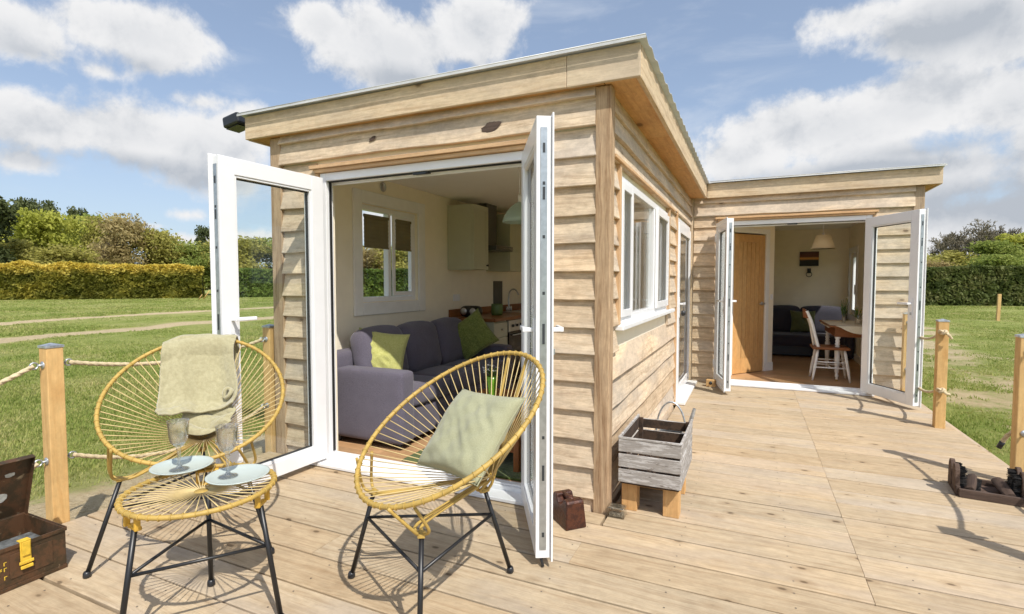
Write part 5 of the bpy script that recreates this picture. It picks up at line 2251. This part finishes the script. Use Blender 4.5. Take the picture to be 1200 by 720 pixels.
def wall_unit(y0, y1, label):
    t = thing('wall_cabinet', label, 'wall cabinet', (-3.05, (y0 + y1) / 2, 1.45), group='sage wall cabinets')
    m_ = MB()
    m_.bx(-3.197, -2.875, y0, y1, 1.447, 2.185)
    m_.build('carcass', M['cabinet'], t, bevel=.002)
    m_ = MB()
    m_.bx(-2.873, -2.855, y0 + .002, y1 - .002, 1.45, 2.182)
    w_ = .055
    for (a, b, c, d) in ((y0 + .002, y0 + w_, 1.45, 2.182), (y1 - w_, y1 - .002, 1.45, 2.182), (y0 + w_ + .001, y1 - w_ - .001, 1.45, 1.45 + w_), (y0 + w_ + .001, y1 - w_ - .001, 2.182 - w_, 2.182)):
        m_.bx(-2.8545, -2.848, a, b, c, d)
    dr = m_.build('cabinet_door', M['cabinet'], t, bevel=.002)
    m_ = MB()
    m_.lathe([(0, 0), (.008, 0), (.006, .012), (.014, .018), (.012, .026), (0, .028)], (-2.848, y1 - .05, 1.50), 14, R=Matrix(((0, 0, 1), (0, 1, 0), (-1, 0, 0))))
    m_.build('knob', M['keep'], dr)


wall_unit(5.18, 5.53, 'nearer sage wall cabinet, left of the cooker hood')
wall_unit(6.14, 6.60, 'farther sage wall cabinet, right of the cooker hood')
hd = thing('cooker_hood', 'dark metal cooker hood with a glass canopy between the wall cabinets', 'cooker hood', (-3.0, 5.84, 1.7))
m_ = MB()
m_.bx(-3.197, -2.96, 5.70, 5.98, 1.75, 2.268)
m_.bx(-3.197, -2.78, 5.60, 6.08, 1.69, 1.748)
m_.build('duct', M['hood'], hd, bevel=.003)
m_ = MB()
m_.grid(lambda u, v: (-3.19 + .52 * u, 5.56 + .56 * v, 1.685 + .035 * (1 - (2 * v - 1) ** 2) * u - .0 * u), 8, 12)
m_.build('canopy', M['pane'], hd, solid=.006)
# things on the worktop
rd_ = thing('radio', 'black rounded portable radio on the near end of the worktop', 'radio', (-2.98, 5.36, .896))
m_ = MB()
soft_box(m_, -3.10, -2.84, 5.25, 5.41, .897, 1.03, .06, .0, 3)
m_.build('case', M['black_plastic'], rd_, weld=True)
m_ = MB()
for (cx_, cz_) in ((-2.91, .965), (-3.03, .965)):
    m_.lathe([(0, 0), (.042, 0), (.040, .006), (.02, .010), (0, .010)], (cx_, 5.253, cz_), 22, R=Matrix(((1, 0, 0), (0, 0, -1), (0, 1, 0))))
m_.build('speaker', M['steel'], rd_)
m_ = MB()
m_.lathe([(0, 0), (.065, 0), (.072, .02), (.072, .13), (.068, .14), (.064, .13), (.06, .02), (0, .02)], (-2.86, 5.78, .897), 24)
o = m_.build('green_pot', M['mug'])
tag(o, 'dull green ceramic pot on the worktop right of the radio', 'pot')

# pendant lamps
pl = thing('pendant_lamp', 'duck egg green enamel pendant lamp in the near room', 'pendant lamp', (-1.75, 3.97, 2.27))
LX, LY = -1.752, 3.965
m_ = MB()
m_.lathe([(0, -.02), (.045, -.018), (.05, 0), (0, 0)], (LX, LY, 2.27), 20)
m_.tube([(LX, LY, 2.25), (LX, LY, 2.02)], .004, 8)
m_.lathe([(0, 0), (.014, 0), (.018, .02), (.013, .03), (.018, .04), (.013, .07), (0, .07)], (LX, LY, 1.95), 14)
m_.build('cable', M['upvc'], pl)
m_ = MB()
m_.lathe([(.018, .165), (.03, .16), (.07, .13), (.11, .085), (.135, .035), (.142, 0), (.138, 0), (.105, .08), (.066, .122), (.02, .15)], (LX, LY, 1.795), 36)
m_.build('shade', M['lampgreen'], pl)

pl2 = thing('pendant_lamp', 'cream tapered fabric pendant lamp in the far room', 'pendant lamp', (.93, 8.8, 2.27))
m_ = MB()
m_.tube([(.925, 8.8, 2.27), (.925, 8.8, 2.0)], .004, 8)
m_.lathe([(0, 0), (.02, 0), (.02, .05), (0, .05)], (.925, 8.8, 1.97), 12)
m_.build('cable', M['upvc'], pl2)
m_ = MB()
m_.lathe([(.155, 1.79), (.09, 1.985), (.088, 1.985), (.153, 1.79)], (.925, 8.8, 0), 36)
m_.build('shade', M['shade'], pl2)

# ------------------------------------------------------------------ far room
s2 = thing('sofa', 'low charcoal sofa against the back wall of the far room', 'sofa', (.9, 10.5, .022))
m_ = MB()
soft_box(m_, .30, 1.50, 10.12, 10.95, .20, .40, .04, .0)
m_.build('seat', M['sofa_dark'], s2, weld=True)
m_ = MB()
m_.bx(.33, 1.47, 10.18, 10.9, .05, .20)
m_.build('base', M['black_plastic'], s2)
for (a, b) in ((.30, .80), (.81, 1.50)):
    m_ = MB()
    soft_box(m_, a, b, 10.74, 10.96, .38, .865, .07, .02, a)
    m_.build('back_cushion', M['sofa_dark'], s2, weld=True)
m_ = MB()
soft_box(m_, 1.40, 1.54, 10.05, 10.95, .05, .52, .04, .0)
m_.build('arm', M['sofa_dark'], s2, weld=True)
cushion('cushion', 'dull green cushion on the charcoal sofa', 'cushion', (.84, 10.66, .60), (1, 0, 0), (0, .25, 1), .40, .40, .13, M['green_dull'], 21)

# picture and wall hook
pc = thing('picture', 'small dark framed sunset landscape picture on the back wall', 'picture', (.94, 11.015, 1.75))
m_ = MB()
m_.bx(.788, 1.095, 11.0, 11.018, 1.60, 1.865)
m_.build('canvas_edge', M['black_plastic'], pc)
m, T, b = new_mat('sunset_picture')
tc = T.node('ShaderNodeTexCoord').outputs['Object']
sp = T.node('ShaderNodeSeparateXYZ')
T.put(sp.inputs[0], tc)
hill = T.math('ADD', sp.outputs[2], T.math('MULTIPLY', T.noise(tc, 9, 4), -.10))
col = T.mix(T.ramp(hill, -.10, .03), lin(20, 22, 16), lin(110, 52, 28))
col = T.mix(T.ramp(T.math('ABSOLUTE', T.math('ADD', sp.outputs[2], .01)), .04, .0), col, lin(214, 150, 70))
col = T.mix(T.ramp(sp.outputs[2], -.03, -.05), col, lin(22, 26, 20))
col = T.mix(T.ramp(sp.outputs[2], .03, .12), col, lin(70, 40, 34))
T.put(b.inputs['Base Color'], col)
m_ = MB()
m_.bx(.790, 1.093, 10.9975, 10.9995, 1.602, 1.863)
m_.build('painting', m, pc)
hk = thing('wall_hook', 'little dark wrought metal hook below the picture', 'wall hook', (.94, 11.01, 1.48))
m_ = MB()
m_.tube(arc((.945, 10.99, 1.45), .045, 0, 2 * PI, 20, (1, 0, 0), (0, 0, 1))[:-1], .006, 6, closed=True)
m_.bx(.915, .975, 10.99, 11.0, 1.47, 1.56)
m_.tube(bez([(.945, 10.99, 1.53), (.945, 10.93, 1.50), (.945, 10.92, 1.54)], 6), .006, 6)
m_.build('hook', M['keep'], hk)

# dining table with turned legs
dt = thing('dining_table', 'drop leaf dining table with white turned legs under a pale cloth', 'dining table', (1.2, 8.3, .022))
m_ = MB()
m_.bx(.915, 1.54, 7.78, 8.92, .725, .748, grain=1)
m_.build('top', M['table_wood'], dt, bevel=.006)
m_ = MB()
m_.bx(.985, 1.50, 7.84, 7.862, .60, .724)
m_.bx(.985, 1.007, 7.863, 8.86, .60, .724, grain=1)
m_.bx(.985, 1.50, 8.861, 8.883, .60, .724)
m_.build('apron', M['table_wood'], dt)
TP = [(0, .0), (.012, .0), (.014, .03), (.010, .04), (.020, .055), (.022, .075), (.014, .09), (.026, .12), (.030, .30), (.032, .40), (.022, .43), (.030, .445), (.020, .46), (.032, .48), (.022, .495), (.027, .52), (.020, .54), (.033, .56), (.033, .60), (.030, .60), (.030, .70), (0, .70)]
for (x, y) in ((1.02, 7.875), (1.02, 8.85), (1.46, 7.875), (1.46, 8.85)):
    m_ = MB()
    m_.lathe([(r_, z_) for r_, z_ in TP], (x, y, .024), 18)
    lg = m_.build('leg', M['white_wood'], dt)
    m_ = MB()
    m_.lathe([(0, 0), (.014, .004), (.014, .02), (0, .024)], (x, y - .006, .0225), 12)
    m_.build('castor', plain('brass', (.5, .33, .1, 1), .3, metal=1, var=.1), lg)


def clothfn(u, v):
    x = .90 + .66 * u
    y = 7.85 + .95 * v
    z = .7505
    e = 0
    if x < .925:
        e = (.925 - x) * 1.6
        x = .925 - (.925 - x) * .3
    z -= e
    return (x + .004 * math.sin(v * 40), y, z + .002 * mnoise.noise(Vector((u * 7, v * 9, 1))))


m_ = MB()
m_.grid(clothfn, 40, 40)
m_.grid(lambda u, v: (1.0 + .5 * u + .02 * math.sin(v * 9), 7.775 - .012 * v, .7505 - .10 * v * (1 - abs(2 * u - 1) ** 2) - .002), 30, 8)
o = m_.build('tablecloth', M['cloth'], solid=.003)
tag(o, 'pale patterned cloth lying on the dining table', 'tablecloth')
for (x, y, nm, sd, sp_, mats) in ((1.145, 8.35, 'clear slim glass vase of white flowers on the dining table', 4, .06, ['petal']),
                                  (1.262, 8.02, 'fuller glass vase of yellow and violet flowers on the dining table', 5, .10, ['petal_y', 'petal', 'petal_p', 'petal_y'])):
    t = thing('flower_vase', nm, 'vase', (x, y, .752))
    m_ = MB()
    r_ = .022 if sd == 4 else .038
    m_.lathe([(0, .0), (r_, 0), (r_ * 1.1, .02), (r_ * .8, .09), (r_, .13), (r_ * .92, .13), (r_ * .7, .09), (r_ * .9, .02), (0, .01)], (x, y, .754), 20)
    m_.build('vase', M['vessel'], t)
    flowers(t, (x, y, .80), 16, sp_, .05 if sd == 5 else .10, .20 if sd == 5 else .30, mats, sd, .024)

# farmhouse chair, seen from the side, facing the table
dc = thing('dining_chair', 'white farmhouse chair with a wooden seat beside the dining table', 'dining chair', (.92, 7.95, .022))
ZS = .45
m_ = MB()
m_.box((.94, 7.95, ZS), (.42, .40, .034), grain=0)
m_.build('seat', M['table_wood'], dc, bevel=.014)
for (dx, dy) in ((-.15, -.14), (.16, -.15), (-.15, .14), (.16, .15)):
    m_ = MB()
    a_ = Vector((.94 + dx * .95, 7.95 + dy * .95, ZS - .015))
    b_ = Vector((.94 + dx * 1.35, 7.95 + dy * 1.25, .024))
    pts = [a_.lerp(b_, s) for s in (0, .2, .3, .34, .4, .6, .85, 1)]
    m_.tube(pts, [.013, .019, .015, .02, .017, .019, .014, .012], 12)
    m_.build('leg', M['white_wood'], dc)
m_ = MB()
for dy in (-.165, .165):
    m_.tube([(.94 - .175, 7.95 + dy, .20), (.94 + .19, 7.95 + dy, .20)], .009, 8)
for dy in (-.15, .15):
    m_.tube([(.94 - .17, 7.95 + dy, .27), (.94 + .18, 7.95 + dy, .27)], .008, 8)
m_.tube([(.94, 7.95 - .165, .20), (.94, 7.95 + .165, .20)], .009, 8)
m_.build('stretcher', M['white_wood'], dc)
for dy in (-.165, .165):
    m_ = MB()
    m_.tube(bez([(.80, 7.95 + dy, ZS), (.755, 7.95 + dy, .62), (.715, 7.95 + dy, .78), (.655, 7.95 + dy, .93)], 6), .019, 12)
    m_.build('back_post', M['white_wood'], dc)
m_ = MB()
for dy in (-.10, -.05, .05, .10):
    m_.tube(bez([(.79, 7.95 + dy, ZS), (.745, 7.95 + dy, .64), (.69, 7.95 + dy, .85)], 6), .008, 8)
m_.build('spindle', M['white_wood'], dc)
m_ = MB()
m_.grid(lambda u, v: (.755 - .05 * v - .012 * v, 7.95 + (-.05 + .10 * u) * (1 + .35 * math.sin(v * PI)), ZS + .02 + .36 * v), 6, 12)
m_.build('splat', M['white_wood'], dc, solid=.012)
m_ = MB()
m_.grid(lambda u, v: (.655 + .028 * math.sin(PI * u) * -1 - .012 * v + .012, 7.95 - .175 + .35 * u, .835 + (.085 + .035 * math.sin(PI * u)) * v), 16, 4)
m_.build('top_rail', M['table_wood'], dc, solid=.02)


# ------------------------------------------------------------------ trees and hedges
def leaf_mesh(name, pts, size, tone, seed, flat=.0, elong=1.4):
    """pts: Nx3 positions; one small folded leaf clump (two quads) at each"""
    R = np.random.RandomState(seed)
    n = len(pts)
    d = R.normal(size=(n, 3))
    d[:, 2] *= (1 - flat)
    d /= np.linalg.norm(d, axis=1)[:, None]
    e = R.normal(size=(n, 3))
    e -= d * (e * d).sum(1)[:, None]
    e /= np.linalg.norm(e, axis=1)[:, None]
    s = size * (.6 + .8 * R.rand(n))[:, None]
    V = np.stack([pts - d * s * elong * .5, pts - e * s * .42, pts + d * s * elong * .5 - np.array([0, 0, 1]) * s * .15, pts + e * s * .42], 1).reshape(-1, 3)
    me = bpy.data.meshes.new(name)
    me.vertices.add(len(V))
    me.vertices.foreach_set('co', V.ravel())
    me.loops.add(n * 4)
    me.loops.foreach_set('vertex_index', np.arange(n * 4))
    me.polygons.add(n)
    me.polygons.foreach_set('loop_start', np.arange(0, n * 4, 4))
    me.update(calc_edges=True)
    a = me.attributes.new('rnd', 'FLOAT', 'POINT')
    a.data.foreach_set('value', np.repeat(np.clip(tone + (R.rand(n) - .5) * .35, 0, 1), 4))
    return me


def crown_points(seed, H, W, base, lobes=16, n=5200, solid=.55):
    """points through an uneven many-lobed crown; returns points and a tone per lobe"""
    R = np.random.RandomState(seed)
    P, T_ = [], []
    for k in range(lobes):
        z = base + (H - base) * (.18 + .74 * R.rand())
        zz = (z - base) / (H - base)
        wr = W * .5 * math.sin(PI * min(.97, max(.12, zz * .75 + .16))) ** .7
        a = R.rand() * 2 * PI
        rr_ = wr * R.rand() ** .5 * .72
        c = np.array([math.cos(a) * rr_, math.sin(a) * rr_, z])
        s = W * (.13 + .12 * R.rand())
        m = int(n / lobes)
        v = R.normal(size=(m, 3))
        v /= np.linalg.norm(v, axis=1)[:, None]
        rad = (R.rand(m) ** solid)[:, None] * s
        bump = 1 + .35 * np.sin(v[:, :1] * 5 + k) * np.cos(v[:, 1:2] * 6 + 2 * k)
        q = c + v * rad * bump * np.array([1.1, 1.1, .85])
        q[:, 2] = np.minimum(q[:, 2], H + .2)
        P.append(q)
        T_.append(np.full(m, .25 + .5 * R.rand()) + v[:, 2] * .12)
    return np.concatenate(P), np.clip(np.concatenate(T_), 0, 1)


def branches(mb, p, d, L, r, depth, rs, spread=.6, minr=.015, up=.1):
    n = 4
    pts, rad = [Vector(p)], [r]
    dd_ = Vector(d)
    for i in range(n):
        dd_ = (dd_ + Vector((rs.uniform(-1, 1), rs.uniform(-1, 1), rs.uniform(-1, 1) + up)) * .18).normalized()
        pts.append(pts[-1] + dd_ * L / n)
        rad.append(max(minr, r * (1 - .38 * (i + 1) / n)))
    mb.tube(pts, rad, 6 if depth > 3 else (5 if depth > 1 else 3), caps=False)
    if depth == 0:
        return
    k = rs.choice((2, 3, 3)) if depth > 1 else 3
    for i in range(k):
        a = rs.uniform(0, 2 * PI)
        o_ = dd_.orthogonal().normalized()
        o2 = dd_.cross(o_)
        nd = (dd_ + (o_ * math.cos(a) + o2 * math.sin(a)) * rs.uniform(spread * .6, spread * 1.3)).normalized()
        st = pts[rs.choice((2, 3, 4))] if i else pts[-1]
        branches(mb, st, nd, L * rs.uniform(.62, .85), max(minr, rad[-1] * .72), depth - 1, rs, spread, minr, up)


bark = plain('bark', lin(86, 76, 64), .95, var=.25, vs=3)
FOL = {
    'dark': leafy('dark_foliage', [lin(56, 64, 38), lin(74, 82, 46), lin(98, 104, 60)], .3),
    'pine': leafy('pine_foliage', [lin(72, 82, 54), lin(92, 100, 64), lin(116, 120, 80)], .3),
    'lime': leafy('lime_foliage', [lin(150, 156, 60), lin(178, 180, 80), lin(200, 200, 106)], .5),
    'green': leafy('green_foliage', [lin(116, 132, 62), lin(142, 154, 76), lin(168, 174, 98)], .5),
    'olive': leafy('olive_foliage', [lin(142, 140, 66), lin(168, 162, 84), lin(188, 180, 106)], .5),
    'brown': leafy('budding_foliage', [lin(144, 130, 86), lin(168, 150, 102), lin(188, 174, 124)], .45),
}
PROTO = {}


def tree_proto(kind, var):
    key = (kind, var)
    if key in PROTO:
        return PROTO[key]
    seed = var * 17 + len(kind) * 5 + ord(kind[0])
    if kind == 'pine':
        P, T_ = crown_points(seed, 10.0, 5.5, 5.0, 12, 3600, .5)
    elif kind == 'dark':
        P, T_ = crown_points(seed, 10.0, 6.0, .8, 20, 6500, .6)
    elif kind == 'brown':
        P, T_ = crown_points(seed, 10.0, 9.0, 1.0, 26, 8500, .8)
    else:
        P, T_ = crown_points(seed, 10.0, 9.5, .8, 26, 10500, .6)
    me = leaf_mesh('crown', P, .30 if kind != 'brown' else .19, T_, seed, elong=1.4 if kind != 'brown' else 2.6)
    me.materials.append(FOL[kind])
    mb = MB()
    rs = random.Random(seed)
    branches(mb, (0, 0, -.3), (0, 0, 1), 3.4, .24, 5 if kind == 'brown' else 3, rs, .6, .02, .25)
    tm = mb.build('trunk', bark)
    tmesh = tm.data
    bpy.data.objects.remove(tm)
    PROTO[key] = (me, tmesh)
    return PROTO[key]


def dirn(px):
    v = CF + CR * (px - 600) / 611.8
    v.z = 0
    return v


def place_tree(kind, var, px, depth, top_py, width_m, label, group):
    """bearing, distance, height and breadth taken from the photograph"""
    v = dirn(px)
    v = v / (v.dot(Vector((-math.sin(YAW), math.cos(YAW), 0))))
    p = v * depth
    H = CAM_H + (332 - top_py) / 611.8 * depth - GZ
    me, tm = tree_proto(kind, var)
    t = thing(kind_name[kind], label, 'tree', (p.x, p.y, GZ), rz=(var * 1.7 + px * .13) % 6.28, group=group)
    sz = H / 10.0
    sw_ = width_m / (8.5 if kind not in ('pine', 'dark') else 6.0)
    t.scale = (sw_, sw_, sz)
    for nm, dat in (('crown', me), ('trunk', tm)):
        o = bpy.data.objects.new(nm, dat)
        COL.objects.link(o)
        o.parent = t
    return t


kind_name = {'dark': 'dark_tree', 'pine': 'pine_tree', 'lime': 'spring_tree', 'green': 'broadleaf_tree', 'olive': 'olive_green_tree', 'brown': 'budding_tree'}
GL = 'trees beyond the golden hedge'
GR = 'trees beyond the right hedge'
TREES = [
    # kind, var, px, depth, top_py, width, label
    ('dark', 0, -6, 52, 228, 5.5, 'near-black tree cut by the left edge of the photo'),
    ('dark', 1, 14, 66, 268, 4.0, 'dark thin tree just left of the yellow-green tree'),
    ('pine', 0, 34, 98, 236, 5.5, 'tall dark pine, leftmost of those on the skyline'),
    ('pine', 1, 62, 100, 240, 4.5, 'dark pine on the skyline behind the brightest yellow-green tree'),
    ('pine', 2, 94, 100, 247, 5, 'dark spreading pine behind the second yellow-green tree'),
    ('pine', 1, -60, 100, 232, 9, 'dark pine beyond the left edge of the view'),
    ('lime', 0, 44, 62, 250, 7.5, 'bright yellow-green tree nearest the left edge'),
    ('lime', 1, 72, 66, 256, 6.5, 'second bright yellow-green tree right of the brightest one'),
    ('green', 0, 100, 72, 255, 7.0, 'fresh green rounded tree left of the brown budding tree'),
    ('olive', 0, 22, 56, 284, 6.0, 'low olive twiggy tree over the left end of the golden hedge'),
    ('olive', 2, 80, 54, 290, 7.0, 'low olive-brown shrub-like tree above the middle of the golden hedge'),
    ('olive', 0, 124, 70, 258, 6.5, 'olive tree half hidden behind the brown budding tree'),
    ('brown', 2, 150, 60, 256, 8.5, 'broad brown budding tree above the golden hedge'),
    ('olive', 1, 182, 62, 272, 6.5, 'olive-brown tree right of the broad budding tree'),
    ('olive', 2, 210, 64, 276, 7.0, 'olive-green tree next to the left glazed door'),
    ('green', 1, 238, 62, 286, 6.5, 'green tree seen at the frame of the left glazed door'),
    ('pine', 0, 246, 110, 268, 5.5, 'small far pine rising beside the left glazed door'),
    ('olive', 0, 268, 64, 284, 7.5, 'olive tree seen through the left glazed door, left one'),
    ('olive', 1, 300, 62, 280, 7.5, 'olive tree seen through the left glazed door, right one'),
    ('green', 2, 336, 64, 282, 8.0, 'green tree behind the cabin corner post'),
    ('lime', 1, 372, 66, 284, 8.0, 'yellow-green tree hidden behind the cabin corner'),
    ('olive', 2, 408, 64, 288, 8.0, 'olive tree left of those seen through the kitchen side window'),
    ('brown', 1, 432, 60, 291, 8.0, 'brownish tree seen in the left light of the side window'),
    ('olive', 1, 458, 62, 290, 8.0, 'olive tree seen in the right light of the side window'),
    ('green', 1, 488, 64, 288, 8.0, 'green tree right of those seen in the side window'),
    ('brown', 0, 1086, 52, 306, 6.0, 'low budding tree at the left end of the right hedge'),
    ('olive', 1, 1100, 60, 299, 7.0, 'olive tree behind the left part of the right hedge'),
    ('olive', 0, 1118, 66, 296, 6.0, 'olive tree just left of the bare oak'),
    ('green', 0, 1172, 58, 284, 7.0, 'fresh green tree just right of the bare oak'),
    ('lime', 0, 1190, 62, 277, 8.0, 'yellow-green tree at the right edge of the photo'),
    ('green', 2, 1166, 50, 301, 5.0, 'low green bush in front of the bare oak'),
    ('green', 1, 1225, 60, 284, 9.0, 'green tree beyond the right edge of the view'),
    ('olive', 2, 1050, 60, 300, 8.0, 'olive tree hidden behind the far wing'),
]
for (k, v_, px, dp, tp, w_, lab) in TREES:
    place_tree(k, v_, px, dp, tp, w_, lab, GL if px < 700 else GR)

# the bare oak
v = dirn(1147)
v = v / v.dot(Vector((-math.sin(YAW), math.cos(YAW), 0))) * 66
ok_ = thing('bare_oak', 'leafless spreading oak rising above the right hedge', 'tree', (v.x, v.y, GZ))
mb = MB()
rs = random.Random(11)
mb.tube([(v.x, v.y, GZ - .2), (v.x + .1, v.y, GZ + 1.2), (v.x, v.y, GZ + 2.4)], [.5, .42, .38], 10, caps=False)
trunk = mb.build('trunk', bark, ok_)
mb = MB()
for i in range(7):
    a = 2 * PI * i / 7 + rs.random() * .5
    branches(mb, (v.x, v.y, GZ + 1.9 + rs.random() * .6), (math.cos(a) * .9, math.sin(a) * .9, .7 if i % 2 else 1.2), 2.2, .22, 7, rs, .62, .026, .10)
mb.build('crown', plain('oak_twigs', lin(116, 108, 88), .95, var=.1), ok_)


def hedge(name, label, cat, a, b, H, W, n, size, mat, seed, wob=.25):
    a, b = np.array(a, float), np.array(b, float)
    R = np.random.RandomState(seed)
    L = np.linalg.norm(b - a)
    d = (b - a) / L
    nrm = np.array([-d[1], d[0]])
    s = R.rand(n)
    face = R.rand(n)
    z = R.rand(n) * H
    o_ = (R.rand(n) - .5) * W
    # most of the leaves sit in the outer shell
    side = face < .66
    o_ = np.where(side, np.sign(o_) * (W / 2 - R.rand(n) ** 2 * .45), o_)
    z = np.where(side, z, H - R.rand(n) ** 2 * .4)
    x = s * L
    bulge = (fbm(x * .8, z * .9 + 7, seed, 3) - .5) * wob * 2.2
    o_ = o_ * (1 + bulge / W)
    topv = (fbm(x * .7, x * 0 + seed, seed + 3, 4) - .5) * wob * 1.6
    z = z * (1 + topv / H)
    P = np.stack([a[0] + d[0] * x + nrm[0] * o_, a[1] + d[1] * x + nrm[1] * o_, z + GZ], -1)
    tone = fbm(x * .9, z * 1.6, seed + 5, 4) * 1.3 - .15
    cen = P.mean(0)
    cen[2] = GZ
    me = leaf_mesh(name, P - cen, size, np.clip(tone, 0, 1), seed)
    me.materials.append(mat)
    t = thing(name, label, cat, tuple(cen))
    o = bpy.data.objects.new('foliage', me)
    COL.objects.link(o)
    o.parent = t
    # stems inside
    mb = MB()
    rs_ = random.Random(seed)
    k = int(L / .9)
    for i in range(k):
        q = a + d * (i + .5) * L / k
        mb.tube([(q[0], q[1], GZ - .1), (q[0] + rs_.uniform(-.2, .2), q[1], GZ + H * .8)], [.05, .02], 5, caps=False)
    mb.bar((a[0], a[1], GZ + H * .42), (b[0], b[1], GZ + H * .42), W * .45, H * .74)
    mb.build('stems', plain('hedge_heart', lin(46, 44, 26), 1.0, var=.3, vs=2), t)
    return t


gold = leafy('golden_hedge_leaves', [lin(70, 76, 26), lin(118, 116, 44), lin(168, 156, 66)], .35, hgold=(2.05, 2.9, lin(196, 174, 66), lin(226, 206, 110)))
hedge('golden_hedge', 'long clipped conifer hedge with golden yellow top at the far left', 'hedge', (-66, 14), (-48.6, 33.6), 3.05, 1.6, 52000, .30, gold, 3, .35)
gh = leafy('green_hedge_leaves', [lin(58, 76, 32), lin(90, 110, 46), lin(128, 144, 68)], .35)
hedge('green_hedge', 'green hedge seen through the left glazed door and side window', 'hedge', (-48, 35.5), (-14, 57), 2.7, 1.5, 42000, .28, gh, 5, .3)
gh2 = leafy('right_hedge_leaves', [lin(70, 82, 44), lin(104, 114, 62), lin(142, 140, 92)], .4)
hedge('green_hedge', 'clipped green hedge across the field on the right', 'hedge', (2, 40.6), (27, 46.5), 2.42, 1.4, 52000, .22, gh2, 8, .14)

# lone fence stake in the right field and two leaning sticks at the end of the golden hedge
m_ = MB()
m_.bar((8.61, 26.0, GZ - .1), (8.63, 26.0, .86), .10, .10, up=(0, 1, 0))
o = m_.build('fence_stake', M['fence_wood'], bevel=.006)
tag(o, 'single pale wooden stake standing in the right hand field', 'stake')
for (dx, lab) in ((0, 'pale stick leaning left of the pair at the right end of the golden hedge'), (1.1, 'longer stick leaning right of the pair at the right end of the golden hedge')):
    v = dirn(233 + dx * 5)
    v = v / v.dot(Vector((-math.sin(YAW), math.cos(YAW), 0))) * 46
    m_ = MB()
    m_.tube([(v.x, v.y, GZ), (v.x + .35 + .3 * dx, v.y + .1, GZ + .45 + dx * .3)], [.06, .03], 7)
    o = m_.build('leaning_stick', M['fence_wood'])
    tag(o, lab, 'stick', 'sticks by the hedge')
